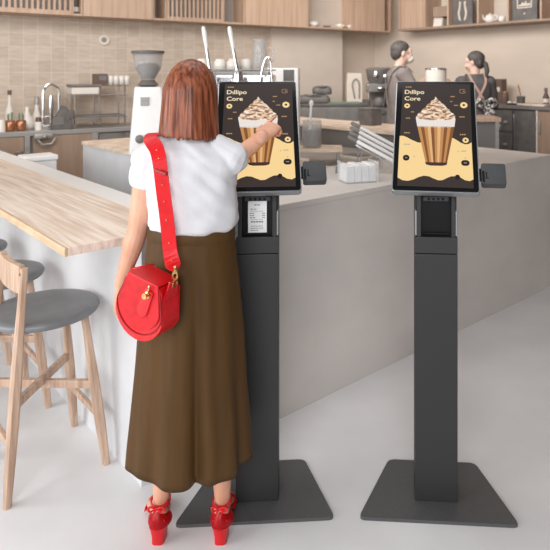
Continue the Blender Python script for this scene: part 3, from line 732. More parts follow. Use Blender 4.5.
# ---- the two baristas
def barista(label, X, Y, h, yaw, arms, mats, hyaw, cloth):
    """built 1.70 m tall facing +Y, then scaled by its own joints"""
    s = h/1.70
    t = thing('person', label, 'person', (X, Y, PLAT), yaw)
    bm = nb(); S = lambda p: V(p)*s
    loft(bm, [(z*s, x*s, y*s, a*s, b*s) for z, x, y, a, b in ((.80, 0, 0, .15, .11), (.92, 0, 0, .165, .115), (1.08, 0, 0, .14, .1), (1.25, 0, 0, .155, .11), (1.38, 0, -.01, .165, .09), (1.43, 0, -.012, .1, .06), (1.46, 0, -.01, .06, .055))], 24)
    tube(bm, [S((0, -.01, 1.42)), S((0, .01, 1.54))], [.055*s, .052*s], 12)
    hc = S((0, .02, 1.59)); head(bm, hc, hyaw, s, -.15)
    for q, (e, wr, hd, pn) in zip((-1, 1), arms):
        limb(bm, S((q*.175, -.01, 1.385)), S(e), S(wr), .048*s, .038*s, .026*s); hand(bm, S(wr), V(hd), V(pn), s, thumb=q)
    for q in (-1, 1):
        limb(bm, S((q*.09, 0, .84)), S((q*.1, .02, .46)), S((q*.1, -.01, .09)), .09*s, .06*s, .04*s)
        tube(bm, [S((q*.1, -.03, .045)), S((q*.105, .08, .04)), S((q*.11, .17, .028))], [.04*s, .04*s, .028*s], 10)
    b = obj('body', remeshed(bm, .006, 3), M['skin_bg'], t, 'all'); face_parts(b, hc, hyaw, s, -.15)
    # top
    bm = nb()
    loft(bm, [(z*s, x*s, y*s, a*s, bb*s) for z, x, y, a, bb in ((.84, 0, 0, .185, .135), (.95, 0, 0, .18, .13), (1.08, 0, 0, .16, .12), (1.25, 0, 0, .175, .128), (1.37, 0, -.01, .18, .108), (1.43, 0, -.012, .115, .075), (1.465, 0, -.01, .068, .062))], 32, f=fold)
    for q, (e, wr, hd, pn) in zip((-1, 1), arms):
        a = S((q*.165, -.01, 1.375)); e2 = S(e); tube(bm, [S((q*.1, -.01, 1.38)), a, a.lerp(e2, cloth['sleeve']*.5), a.lerp(e2, cloth['sleeve'])], [.066*s, .072*s, .066*s, .058*s], 14); ellip(bm, a+S((-q*.01, 0, .005)), (.075*s, .078*s, .068*s), 16, 10)
        if cloth['sleeve'] >= 1: tube(bm, [e2, e2.lerp(S(wr), .85)], [.052*s, .038*s], 12)
    obj('shirt', remeshed(bm, .007, 2), cloth['top'], t, 'all')
    bm = nb()
    for q in (-1, 1):
        limb(bm, S((q*.088, 0, .86)), S((q*.1, .02, .46)), S((q*.1, -.01, .1)), .102*s, .074*s, .062*s)
    loft(bm, [(.78*s, 0, 0, .17*s, .125*s), (.9*s, 0, 0, .178*s, .128*s), (.98*s, 0, 0, .16*s, .12*s)], 24)
    obj('trousers', remeshed(bm, .009, 2), M['black_top'], t, 'all')
    bm = nb()
    for q in (-1, 1): tube(bm, [S((q*.1, -.035, .05)), S((q*.105, .08, .045)), S((q*.11, .185, .034))], [.048*s, .048*s, .034*s], 12)
    obj('shoes', bm, M['char'], t, 'all')
    return t, s, hc
def hair_cap(t, hc, yaw, s, back, name='hair'):
    R = Matrix.Rotation(yaw, 3, 'Z'); bm = nb()
    ellip(bm, hc+R @ (V((0, -.02, .042))*s), V((.083, .098, .086))*s, 20, 14, R); ellip(bm, hc+R @ (V((0, -.055, -.0))*s), V((.074, .062, .075))*s, 16, 12, R)
    if back:
        ellip(bm, hc+R @ (V((0, -.118, -.02))*s), V((.03, .03, .034))*s, 12, 8, R); tube(bm, [hc+R @ (V(p)*s) for p in ((0, -.125, -.02), (0, -.14, -.09), (0, -.13, -.17))], [.027*s, .028*s, .012*s], 10)
    return obj(name, remeshed(bm, .006, 1), M['hair_dark'], t, 'all')
# man at work: in profile, facing right
mY = 6.3; mX = at(400, 0, mY).x
man, s_, hc = barista('male barista in grey shirt facing right, working behind the bar', mX, mY, 1.80, math.radians(-78),
    [((-.21, .17, 1.22), (-.13, .37, 1.36), (.1, .9, .25), (1, 0, -.2)), ((.22, .12, 1.17), (.15, .35, 1.28), (-.1, .9, .2), (-1, 0, -.2))], None, math.radians(-6), dict(top=M['grey_shirt'], sleeve=.8))
hair_cap(man, hc, math.radians(-6), s_, False)
bm = nb(); R = Matrix.Rotation(math.radians(-6), 3, 'Z'); ellip(bm, hc+R @ (V((0, .075, -.058))*s_), V((.05, .045, .042))*s_, 16, 10, R); obj('face_mask', bm, M['white_warm'], man, 'all')
bm = nb()
for q in (-1, 1): ribbon(bm, smooth_path([V((q*.10, .10, 1.40))*s_, V((q*.10, -.005, 1.475))*s_, V((q*.07, -.122, 1.36))*s_, V((-q*.05, -.150, 1.12))*s_, V((-q*.12, -.13, .98))*s_], 4), (1, 0, 0), .022, .005)
obj('apron_strap', bm, M['char_lt'], man)
# woman at work: back turned, looking left
fY = 6.45; fX = at(475, 0, fY).x
fem, s_, hc = barista('female barista in black top with crossed apron straps, back turned', fX, fY, 1.70, math.radians(12),
    [((-.24, .08, 1.14), (-.20, .30, 1.10), (.1, .9, 0), (.4, 0, -1)), ((.24, .06, 1.13), (.20, .28, 1.08), (-.1, .9, 0), (-.4, 0, -1))], None, math.radians(50), dict(top=M['black_top'], sleeve=1))
hair_cap(fem, hc, math.radians(50), s_, True)
bm = nb()
for q in (-1, 1): ribbon(bm, smooth_path([V((q*.09, .10, 1.40))*s_, V((q*.09, -.01, 1.47))*s_, V((q*.07, -.112, 1.37))*s_, V((-q*.03, -.142, 1.20))*s_, V((-q*.11, -.136, 1.04))*s_], 4), (1, 0, 0), .026, .005)
obj('apron_strap', bm, M['pink'], fem)
bm = nb(); loft(bm, [(z*s_, 0, 0, a*s_, b*s_) for z, a, b in ((.62, .215, .165), (.75, .205, .155), (.9, .198, .148), (1.03, .180, .138), (1.16, .172, .134))], 36, f=fold)
ap = obj('apron', bm, M['black_top'], fem, True)
bm = nb()
for q in (-1, 1):
    tube(bm, smooth_path([V((.05, -.15, 1.16)), V((.05+q*.06, -.185, 1.20)), V((.05+q*.11, -.175, 1.16)), V((.05+q*.05, -.175, 1.12)), V((.05, -.15, 1.16))], 4), .02, 8)
    tube(bm, smooth_path([V((.05, -.15, 1.16)), V((.09+q*.03, -.185, 1.04)), V((.13+q*.05, -.19, .90))], 4), [(.034, .012)]*9, 8, ref=(1, 0, 0))
obj('apron_bow', bm, M['floral'], ap, 'all')

# ------------------------------------------------------------------ back-left counter along the tiled wall
CT = 1.10
xa, xe = -2.2, wx(168, 0)
t = thing('sink_counter', 'steel-topped back counter with taupe panels under the tiled wall', 'counter', P0, WA)
bm = nb(); bx(bm, xa, xe, .03, .598, PLAT*0, CT-.045); obj('carcass', bm, M['steel_dark'], t)
bm = nb(); bx(bm, xa, xe+.02, 0, .598, CT-.045, CT, .004); obj('worktop', bm, M['steel'], t)
for a, b in ((-25, 24), (33, 92)):
    bm = nb(); x0, x1 = wx(a, .01), wx(b, .01); bx(bm, x0, x1, .005, .03, .12, CT-.05, .003); dpan = obj('door', bm, M['brown_panel'], t)
    bm = nb(); xk = wx(19 if a < 0 else 86, 0); tube(bm, [(xk-.03, -.01, CT-.19), (xk, -.025, CT-.19), (xk+.03, -.01, CT-.19)], .006, 6); obj('handle', bm, M['chrome'], dpan, True)
bm = nb(); x0, x1 = wx(24.5, 0), wx(30, 0); bx(bm, x0, x1, -.01, .03, 0, CT-.045, .003); obj('steel_post', bm, M['steel'], t)
bm = nb(); x0, x1 = wx(92, 0), wx(98, 0); bx(bm, x0, x1, -.01, .03, 0, CT-.045, .003); obj('steel_post', bm, M['steel'], t)
for a, b in ((99, 122), (126, 142)):
    bm = nb(); x0, x1 = wx(a, 0), wx(b, 0); bx(bm, x0, x1, .012, .03, CT-.17, CT-.06, .003); obj('drawer', bm, M['char_lt'], t)
    bm = nb(); bx(bm, x0, x1, .005, .03, CT-.22, CT-.18, .003); obj('rail', bm, M['steel'], t)
# hose bracket hanging at the counter edge
bm = nb(); x0 = wx(34, -.05); x1 = wx(53, -.05)
bx(bm, x0, x1, -.06, 0, CT-.075, CT-.02, .012); tube(bm, [(x0+.04, -.03, CT-.08), (x0+.07, -.04, CT-.13), (x0+.16, -.04, CT-.13), (x0+.19, -.03, CT-.08)], .012, 8)
tube(bm, [(x0+.09, -.06, CT-.05), (x0+.09, -.085, CT-.05)], .022, 12)
o = obj('hose_bracket', bm, M['steel'], None, True, P0, (0, 0, WA)); tag(o, 'grey metal hose bracket on the front edge of the sink counter', 'bracket')
def wthing(name, label, cat, px, y, z=CT, group=None): return thing(name, label, cat, W(wx(px, y), y, z), WA, group)
# faucet: tall looped sprayer
f = wthing('faucet', 'tall chrome looped spray faucet on the sink counter', 'faucet', 51, .36)
bm = nb(); lathe(bm, [(0, 0), (.04, 0), (.04, .02), (.02, .03), (0, .03)], n=16); obj('base', bm, M['chrome'], f, True)
bm = nb(); pts = [(-.075, 0, .02), (-.075, 0, .30)]+[(-.075*math.cos(PI*k/10), 0, .36+.10*math.sin(PI*k/10)) for k in range(11)]+[(.075, 0, .30), (.075, 0, .02)]; tube(bm, pts, .015, 8); bx(bm, -.09, .09, -.02, .02, 0, .03, .004); bx(bm, -.09, .09, -.012, .012, .10, .125, .004); obj('hose', bm, M['chrome'], f, True)
bm = nb(); lathe(bm, [(0, .03), (.022, .03), (.026, .2), (.03, .24), (.018, .34), (0, .35)], n=14); obj('spray_head', bm, M['chrome'], f, True)
for q, (px, h) in enumerate(((10, .15), (21, .15))):
    c = wthing('copper_cup', ('copper cup at the left, next to the tall thin bottle', 'copper cup at the right, next to the round decanter')[q], 'cup', px, .16, group='copper cups on the sink counter')
    bm = nb(); lathe(bm, [(0, 0), (.038, 0), (.046, .02), (.048, .07), (.044, .105), (.040, .105), (.044, .07), (.042, .02), (0, .008)], n=20); obj('cup_body', bm, M['copper'], c, 'all')
    bm = nb(); random.seed(q)
    for k in range(6): a = k*1.05; tube(bm, [(0, 0, .02), (.02*math.cos(a), .02*math.sin(a), .11), (.022*math.cos(a), .022*math.sin(a), .15+.04*random.random())], [.003, .004, .006], 5)
    obj('herb_sprig', bm, M['herb'], c, True)
b = wthing('bottle', 'tall thin glass bottle with dark stopper behind the copper cups', 'bottle', 9.5, .36)
bm = nb(); lathe(bm, [(0, 0), (.035, 0), (.038, .02), (.038, .19), (.014, .26), (.013, .36), (0, .36)], n=18); obj('glass', bm, M['white_warm'], b, 'all')
bm = nb(); lathe(bm, [(0, .355), (.019, .355), (.019, .40), (0, .40)], n=14); obj('stopper', bm, M['brown'], b, True)
b = wthing('decanter', 'round-bellied clear decanter beside the copper cups', 'bottle', 27, .32)
bm = nb(); lathe(bm, [(0, 0), (.07, 0), (.085, .03), (.08, .07), (.03, .15), (.016, .19), (.018, .23), (0, .23)], n=22); obj('glass', bm, M['porcelain'], b, 'all')
b = wthing('bottle', 'slim clear bottle with silver neck left of the spray faucet', 'bottle', 36.8, .45)
bm = nb(); lathe(bm, [(0, 0), (.05, 0), (.055, .02), (.045, .12), (.02, .19), (.018, .25), (0, .25)], n=20); obj('glass', bm, M['porcelain'], b, 'all')
bm = nb(); lathe(bm, [(0, .245), (.024, .245), (.024, .31), (.012, .33), (0, .33)], n=14); obj('cap', bm, M['steel'], b, True)
b = wthing('jar', 'small jar with dark lid in front of the slim bottle', 'jar', 38.5, .12)
bm = nb(); lathe(bm, [(0, 0), (.033, 0), (.035, .01), (.035, .085), (0, .085)], n=18); obj('glass', bm, M['porcelain'], b, True)
bm = nb(); lathe(bm, [(0, .085), (.03, .085), (.024, .13), (0, .13)], n=18); obj('lid', bm, M['brown'], b, True)
b = wthing('jar', 'small dark jar at the far left edge of the sink counter', 'jar', 1, .12)
bm = nb(); lathe(bm, [(0, 0), (.04, 0), (.042, .02), (.036, .10), (.03, .12), (0, .12)], n=16); obj('pot', bm, M['porcelain'], b, True)
b = wthing('card_terminal', 'dark slanted terminal on the sink counter left of the wire rack', 'terminal', 62.5, .12)
bm = nb(); prism(bm, [(-.11, 0), (.08, 0), (.08, .06), (.03, .23), (-.0, .24), (-.11, .05)], -.07, .07, Matrix(((1, 0, 0, 0), (0, 0, 1, 0), (0, 1, 0, 0), (0, 0, 0, 1))), bev=.008); obj('housing', bm, M['char'], b, True)
bm = nb(); bx(bm, .04, .10, -.075, .075, .10, .19, .01); obj('handset', bm, M['char'], b)
bm = nb(); bx(bm, -.10, .0, -.074, -.068, .05, .13, .004); obj('label_plate', bm, M['char_lt'], b)
# wire rack with a hanging tray and glasses
rk = wthing('wire_rack', 'chrome wire rack holding trays and glasses on the sink counter', 'rack', 99, .30)
bm = nb()
for sx in (-.27, -.02, .24):
    for sy in (-.13, .13): tube(bm, [(sx, sy, .008), (sx, sy, .45)], .008, 6)
for z in (.10, .34, .44):
    for sy in (-.13, 0, .13): tube(bm, [(-.29, sy, z), (.27, sy, z)], .006, 6)
    for sx in (-.29, -.15, 0, .15, .27): tube(bm, [(sx, -.13, z), (sx, .13, z)], .005, 6)
obj('frame', bm, M['chrome'], rk, True)
bm = nb(); bx(bm, -.30, -.03, -.14, .12, .35, .425, .01); tr = obj('tray', bm, M['white_warm'], rk)
bm = nb(); bx(bm, -.31, -.02, -.15, .13, .428, .455, .01); obj('tray_lid', bm, M['char_lt'], tr)
bm = nb(); bx(bm, -.26, .24, -.12, .12, .107, .125, .005); obj('drip_tray', bm, M['steel_dark'], rk)
for k in range(4):
    g = thing('drinking_glass', 'clear glass hanging upside down in the wire rack', 'glass', W(wx(99, .3)+.112+k*.058, .26, CT+.447), WA, 'glasses on the wire rack')
    bm = nb(); lathe(bm, [(0, 0), (.024, 0), (.029, -.02), (.028, -.10), (.024, -.10), (.024, -.02), (0, -.008)][::1], n=14); obj('bowl', bm, M['porcelain'], g, 'all')
    g.location.z = CT+.447+.10
b = wthing('small_box', 'small dark box standing on top of the wire rack', 'box', 100, .28, CT+.448)
bm = nb(); bx(bm, -.07, .07, -.05, .05, 0, .12, .006); obj('carton', bm, M['brown'], b)
bm = nb(); bx(bm, -.02, .06, -.053, -.049, .05, .10, .002); obj('carton_label', bm, M['char_lt'], b)
# round fitting on the tiles
o = thing('wall_clock', 'small round pale dial fixed on the beige wall tiles', 'clock', W(wx(104, WALLY), WALLY, at(104, 40, W(wx(104, WALLY), WALLY).y).z), WA)
RX90 = Matrix.Rotation(PI/2, 4, 'X')
bm = nb(); lathe(bm, [(0, .0), (.058, .0), (.058, .022), (.046, .026), (.044, .014), (0, .014)], n=28, mtx=RX90); obj('case', bm, M['white_warm'], o, True)
bm = nb(); lathe(bm, [(0, .014), (.030, .014), (.026, .02), (0, .02)], n=24, mtx=RX90); obj('dial', bm, M['cab_grey'], o, True)
# white box behind the ledge
p = at(31, 163, 4.6)+bv*.05; o = thing('storage_box', 'white lidded box behind the white ledge of the bar', 'box', (p.x, p.y, PLAT), BA)
bm = nb(); bx(bm, -.11, .11, -.09, .09, 0, 1.0-PLAT, .01); obj('carton', bm, M['white'], o)
bm = nb(); bx(bm, -.118, .118, -.098, .098, 1.0-PLAT, 1.04-PLAT, .008); obj('lid', bm, M['white'], o)

# ------------------------------------------------------------------ wall cabinets over the tiles
CF = .27                                   # cabinet front line, behind the counter front
CB, CTOP = 2.285, 2.95
def cab_unit(name, label, cat, p0, p1, kind, group=None):
    x0, x1 = wx(p0, CF), wx(p1, CF)
    t = thing(name, label, cat, W(x0, CF, CB), WA, group); wd = x1-x0-.004; D = WALLY-CF-.002; H = CTOP-CB
    bm = nb(); bx(bm, 0, wd, 0, D, 0, .022)
    bx(bm, 0, wd, 0, D, H-.02, H); bx(bm, 0, .018, 0, D, .022, H-.02); bx(bm, wd-.018, wd, 0, D, .022, H-.02)
    obj('carcass', bm, M['cab_wood'], t)
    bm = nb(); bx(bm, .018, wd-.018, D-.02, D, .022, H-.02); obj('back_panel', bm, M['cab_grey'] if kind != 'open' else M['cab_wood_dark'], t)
    if kind == 'door':
        bm = nb(); bx(bm, .003, wd-.003, -.02, -.001, .0, H-.003, .002); obj('door', bm, M['cab_wood'], t)
    if kind == 'slat':
        bm = nb(); bx(bm, 0, wd, -.012, .0, .0, .05, .002); bx(bm, 0, wd, -.012, 0, H-.05, H, .002)
        n = int(wd/.052)
        for k in range(n+1): x = .012+(wd-.024)*k/n; bx(bm, x-.012, x+.012, -.010, .010, .05, H-.05)
        obj('slat_front', bm, M['cab_wood'], t)
        bm = nb(); bx(bm, .02, wd-.02, .04, .06, .03, H-.03); obj('screen_panel', bm, M['cab_grey'], t)
    return t, wd, D
cab_unit('wall_cabinet', 'slatted oak wall cabinet at the far left', 'cabinet', -60, 72, 'slat', 'oak wall cabinets above the tiles')
u, wd, D = cab_unit('wall_cabinet', 'narrow open oak wall cabinet holding a small dark bottle', 'cabinet', 72, 83, 'open', 'oak wall cabinets above the tiles')
b = thing('bottle', 'small dark bottle in the narrow open wall cabinet at left', 'bottle', u.location+wv*wd*.5+wn*.12+V((0, 0, .0222)), WA)
bm = nb(); lathe(bm, [(0, 0), (.04, 0), (.042, .02), (.04, .12), (.018, .17), (.018, .21), (0, .21)], n=16); obj('glass', bm, M['char'], b, 'all')
bm = nb(); lathe(bm, [(.0405, .03), (.0425, .03), (.0425, .08), (.0405, .08)], n=16); obj('paper_label', bm, M['white_warm'], b, True)
cab_unit('wall_cabinet', 'plain oak wall cabinet door above the white grinder', 'cabinet', 83, 153, 'door', 'oak wall cabinets above the tiles')
cab_unit('wall_cabinet', 'narrow open wall cabinet left of the slatted one over the woman', 'cabinet', 153, 167, 'niche', 'oak wall cabinets above the tiles')
cab_unit('wall_cabinet', 'slatted oak wall cabinet above the woman\'s head', 'cabinet', 167, 223, 'slat', 'oak wall cabinets above the tiles')
cab_unit('wall_cabinet', 'narrow open wall cabinet right of the slatted one over the woman', 'cabinet', 223, 245, 'niche', 'oak wall cabinets above the tiles')
cab_unit('wall_cabinet', 'plain oak wall cabinet door above the left kiosk', 'cabinet', 245, 308, 'door', 'oak wall cabinets above the tiles')
u, wd, D = cab_unit('wall_cabinet', 'open oak wall cabinet holding white bowls', 'cabinet', 308, 355, 'open', 'oak wall cabinets above the tiles')
for k, (px, r) in enumerate(((313.5, .085), (327, .06), (340, .075), (350, .05))):
    x = wx(px, CF+.12); p = W(x, CF+.12, CB+.0222)
    o = thing('bowl', ('white bowl at the left end of the open cabinet', 'flat dark dish in the open cabinet', 'white bowl third from left in the open cabinet', 'small bowl at the right end of the open cabinet')[k], 'bowl', p, WA, 'bowls in the open cabinet')
    bm = nb(); h = .035 if k == 1 else .06; lathe(bm, [(0, 0), (r*.45, 0), (r*.8, h*.5), (r, h), (r*.95, h), (r*.72, h*.5), (0, .012)], n=22); obj('bowl_body', bm, M['char_lt'] if k == 1 else M['porcelain'], o, 'all')
    if k == 0:
        bm = nb(); lathe(bm, [(0, h), (r*.8, h), (r*.9, h+.018), (0, h+.022)], n=22); obj('second_bowl', bm, M['porcelain'], o, 'all')
cab_unit('wall_cabinet', 'oak wall cabinet door at the corner right of the bowls', 'cabinet', 355, 384, 'door', 'oak wall cabinets above the tiles')

cab_unit('wall_cabinet', 'narrow dark open cabinet in the corner between wall cabinets and right shelf', 'cabinet', 384, 391, 'niche', 'oak wall cabinets above the tiles')

# ------------------------------------------------------------------ shelf along the right wall
SFX = 5.72; SZ0 = 2.285
ysh0, ysh1 = by(575, SFX), by(398, SFX)
t = thing('wall_shelf', 'long oak box shelf on the right wall with framed pictures and teapot', 'shelf', Q, BA)
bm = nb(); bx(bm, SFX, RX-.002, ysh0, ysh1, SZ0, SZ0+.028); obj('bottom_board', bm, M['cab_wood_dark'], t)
bm = nb(); bx(bm, SFX, RX-.002, ysh0, ysh1, SZ0+.52, SZ0+.545); obj('top_board', bm, M['cab_wood'], t)
bm = nb(); bx(bm, RX-.02, RX-.002, ysh0, ysh1, SZ0+.028, SZ0+.52); obj('back_board', bm, M['plaster_light'], t)
for px in (400, 425, 448, 478, 508, 541, 573):
    y = by(px, SFX+.01); bm = nb(); bx(bm, SFX+.004, RX-.02, y-.012, y+.012, SZ0+.028, SZ0+.52); obj('divider', bm, M['cab_wood'], t)
bm = nb(); bx(bm, SFX-.002, SFX+.016, by(424, SFX), by(401, SFX), SZ0+.03, SZ0+.518); obj('door', bm, M['cab_wood'], t)
for a, b in ((428, 431), (480, 484), (500, 506)):
    pass
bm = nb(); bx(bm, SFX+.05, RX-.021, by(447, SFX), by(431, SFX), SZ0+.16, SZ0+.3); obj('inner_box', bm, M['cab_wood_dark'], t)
SHZ = SZ0+.0285
def shelf_thing(name, label, cat, px, dx=.1, z=SHZ, group=None):
    x = SFX+dx; return thing(name, label, cat, B(x, by(px, x), z), BA-PI/2, group)  # local -y points out from the wall... x runs along it
o = shelf_thing('card_stand', 'small white card leaning on the right wall shelf', 'card', 438)
bm = nb(); box(bm, (0, 0, .066), (.15, .012, .13), rot=Matrix.Rotation(-.18, 3, 'X'), bev=.003); obj('card', bm, M['white_warm'], o)
bm = nb(); bx(bm, -.05, .05, .0, .06, 0, .012, .002); obj('foot', bm, M['white_warm'], o)
for k, (px, wdt) in enumerate(((463, .31), (525, .33))):
    o = shelf_thing('picture_frame', ('dark framed print with two pale upright shapes on the shelf', 'dark framed pale photograph of figures at the right end of the shelf')[k], 'picture', px, .06, group='framed pictures on the shelf')
    bm = nb(); bx(bm, -wdt/2, wdt/2, -.012, .012, 0, .40, .004); obj('frame', bm, M['char'], o)
    bm = nb(); bx(bm, -wdt/2+.02, wdt/2-.02, -.0145, -.012, .02, .38); pn = obj('print', bm, M['char'], o)
    bm = nb()
    if k == 0:
        for s in (-1, 1): prism(bm, [(s*.02, .05), (s*.055, .07), (s*.075, .16), (s*.05, .25), (s*.055, .31), (s*.02, .30), (s*.03, .22), (s*.045, .15)], .0146, .0162, XZ)
        for s in (-1, 0, 1): prism(bm, circ(s*.055, .345, .014, 10), .0146, .0162, XZ)
    else:
        for (x0, x1, z0, z1) in ((-.10, .10, .33, .345), (-.10, .10, .145, .16), (-.10, -.085, .145, .345), (.085, .10, .145, .345), (-.08, .08, .26, .325)): bx(bm, x0, x1, -.0162, -.0146, z0, z1)
        prism(bm, circ(0, .08, .012, 10), .0146, .0162, XZ); prism(bm, [(-.08, .17), (.08, .17), (.08, .2), (.03, .2), (.02, .24), (0, .2), (-.03, .22), (-.05, .19), (-.08, .19)], .0146, .0162, XZ)
    obj('picture_shapes', bm, M['plaster_light'], pn)
o = shelf_thing('teapot', 'small white teapot on the shelf between the two framed pictures', 'teapot', 490)
bm = nb(); lathe(bm, [(0, 0), (.04, 0), (.065, .03), (.07, .06), (.05, .10), (.03, .11), (.012, .115), (.012, .13), (0, .135)], n=24); obj('pot', bm, M['porcelain'], o, 'all')
bm = nb(); tube(bm, smooth_path([(-.05, 0, .04), (-.09, 0, .06), (-.11, 0, .11)], 3), [.016, .014, .013, .012, .011, .010, .009], 8); obj('spout', bm, M['porcelain'], o, True)
bm = nb(); tube(bm, [(.055+.05*math.sin(a), 0, .065-.035*math.cos(a)) for a in [PI*k/8 for k in range(9)]], .008, 6); obj('handle', bm, M['porcelain'], o, True)
o = shelf_thing('cup', 'small white cup right beside the teapot', 'cup', 502)
bm = nb(); lathe(bm, [(0, 0), (.03, 0), (.042, .03), (.045, .075), (.041, .075), (.038, .03), (0, .01)], n=20); obj('cup_body', bm, M['porcelain'], o, 'all')

# ------------------------------------------------------------------ espresso counter behind the bar (peninsula)
SCZ = 1.005
EX0, EX1, EY0, EY1, EZ = 1.10, 1.80, .79, 2.92, 1.10
t = thing('espresso_counter', 'white counter with pale wood top carrying the grinder and espresso machine', 'counter', Q, BA)
bm = nb(); bx(bm, EX0+.01, EX1, EY0, EY1-.01, PLAT, EZ-.03); obj('cabinet', bm, M['ledge'], t)
bm = nb(); bx(bm, EX0, EX1+.01, EY0, EY1, EZ-.03, EZ, .003); obj('wood_top', bm, M['oak_edge'], t)
# grinder
gp = at_z(148, 152, EZ); g = thing('coffee_grinder', 'white coffee grinder with clear bean hopper beside the woman', 'grinder', gp, math.radians(20))
gh = .70
bm = nb(); rings = []
for z, a, b in ((0, .125, .15), (.02, .13, .155), (.06, .125, .15), (.455, .092, .125), (.47, .088, .12)):
    rings.append([(x, y, z) for x, y in rrect(2*a, 2*b, .02)])
ringloft(bm, rings); obj('housing', bm, M['white'], g, True)
bm = nb(); lathe(bm, [(0, 0), (.03, 0), (.03, .012), (.022, .018), (0, .018)], n=20, mtx=Matrix.Translation((-.06, -.146, .11)) @ RX90); obj('dial', bm, M['steel_dark'], g, True)
bm = nb(); bx(bm, -.055, .005, -.138, -.124, .34, .40, .003); obj('badge', bm, M['steel'], g)
bm = nb(); lathe(bm, [(0, .47), (.05, .47), (.075, .485), (.06, .50), (.045, .52), (0, .52)], n=24); obj('collar', bm, M['char'], g, True)
bm = nb(); lathe(bm, [(.046, .52), (.05, .525), (.095, .61), (.108, .71), (.104, .71), (.09, .61), (.044, .526)], n=28); hp = obj('hopper', bm, M['glass'], g, 'all')
bm = nb(); lathe(bm, [(0, .526), (.042, .528), (.084, .605), (.06, .64), (0, .63)], n=24); obj('beans', bm, M['beans'], hp, 'all')
bm = nb(); lathe(bm, [(0, .71), (.115, .71), (.115, .728), (0, .735)], n=28); obj('hopper_lid', bm, M['char'], g, True)
bm = nb(); bx(bm, .095, .19, -.07, .07, .26, .40, .01); bx(bm, .10, .20, -.03, .03, .13, .16, .005); bx(bm, .11, .23, -.08, .08, 0, .03, .005)
tube(bm, [(.15, -.0, .26), (.15, -.0, .16)], .018, 10); obj('doser', bm, M['chrome'], g, True)
# lever espresso machine
ep = B(1.46, 1.22, EZ); e = thing('espresso_machine', 'chrome lever espresso machine behind the woman and the left kiosk', 'espresso machine', ep, math.radians(0))
EH = .56
bm = nb(); bx(bm, -.26, .30, -.20, .20, .05, .26, .01); bx(bm, -.26, .30, -.02, .20, .26, EH, .02)
for sx in (-.22, .27):
    for sy in (-.17, .17): bx(bm, sx-.02, sx+.02, sy-.02, sy+.02, 0, .05)
obj('body', bm, M['chrome'], e)
bm = nb(); bx(bm, -.25, .28, -.24, -.02, .262, .28, .004); obj('drip_grid', bm, M['steel_dark'], e)
bm = nb(); bx(bm, -.25, .27, .0, .18, EH+.0, EH+.02, .004)
for sy in (-.02, .2): tube(bm, [(-.26, sy, EH+.03), (.29, sy, EH+.03)], .006, 6)
obj('cup_rail', bm, M['steel'], e)
for q, (sx, pxt) in enumerate(((-.10, 203.5), (.08, 229.5))):
    bm = nb(); lathe(bm, [(0, .32), (.045, .32), (.05, .36), (.042, .44), (.045, .50), (.03, .58), (0, .59)], (sx, -.10, 0), 18); gr = obj('brew_group', bm, M['chrome'], e, True)
    tp = at(pxt, 28, ep.y-.10)-ep
    b0 = V((sx+.0, -.10, .57)); bm = nb(); tube(bm, [b0, b0.lerp(tp, .55)], [.011, .009], 8); lv = obj('lever', bm, M['chrome'], gr, True)
    bm = nb(); tube(bm, [b0.lerp(tp, .55), b0.lerp(tp, .62), b0.lerp(tp, .9), tp], [.011, .013, .016, .013], 12); obj('lever_grip', bm, M['white'], lv, True)
    bm = nb(); tube(bm, [(sx, -.10, .34), (sx, -.26, .32)], .014, 8); obj('portafilter', bm, M['char'], gr, True)
bm = nb(); tube(bm, smooth_path([(.22, -.06, .50), (.25, -.08, .64), (.285, -.09, .67), (.30, -.1, .56), (.31, -.12, .38)], 4), .007, 8); obj('steam_pipe', bm, M['chrome'], e, True)
cup_z = EZ+EH+.021
for k, (dx, dy) in enumerate(((-.20, .09), (-.08, .11), (.02, .06), (.10, .12))):
    o = thing('cup', 'clear cup stored upside down on top of the espresso machine', 'cup', ep+V((dx, dy, EH+.021)), 0, 'cups on the espresso machine')
    bm = nb(); lathe(bm, [(0, .0), (.045, 0), (.043, .06), (.03, .085), (0, .087)], n=20); obj('cup_body', bm, M['porcelain'], o, 'all')
p = ep+V((.12, .12, 0)); 
o = thing('glass_jug', 'tall clear glass jug standing on the espresso machine behind its right lever', 'jug', ep+V((.20, .07, EH+.021)), 0)
bm = nb(); lathe(bm, [(0, 0), (.05, 0), (.055, .02), (.055, .12), (.04, .18), (.05, .22), (.047, .22), (.036, .18), (.05, .12), (.05, .02), (0, .01)], n=22); obj('jug_body', bm, M['glass'], o, 'all')
bm = nb(); tube(bm, [(.05, 0, .17), (.09, 0, .15), (.09, 0, .07), (.054, 0, .04)], .007, 6); obj('handle', bm, M['glass'], o, True)
# white machine box to the right of it
p = at(281, 82, 5.2); o = thing('brewer_box', 'white boxy machine with a dark panel behind the left kiosk', 'machine', (p.x, 5.2, EZ), 0)
t_ = at(281, 68, 5.2).z-SCZ
EXB = Bl(o.location)
bm = nb(); bx(bm, -.17, .15, 0, .22, 0, t_, .008); obj('housing', bm, M['white'], o)
bm = nb(); bx(bm, .02, .115, -.004, 0, t_-.115, t_-.015, .002); obj('panel', bm, M['char'], o)
bm = nb(); bx(bm, -.14, .12, -.003, 0, .03, t_-.16, .002); obj('front_plate', bm, M['ledge'], o)
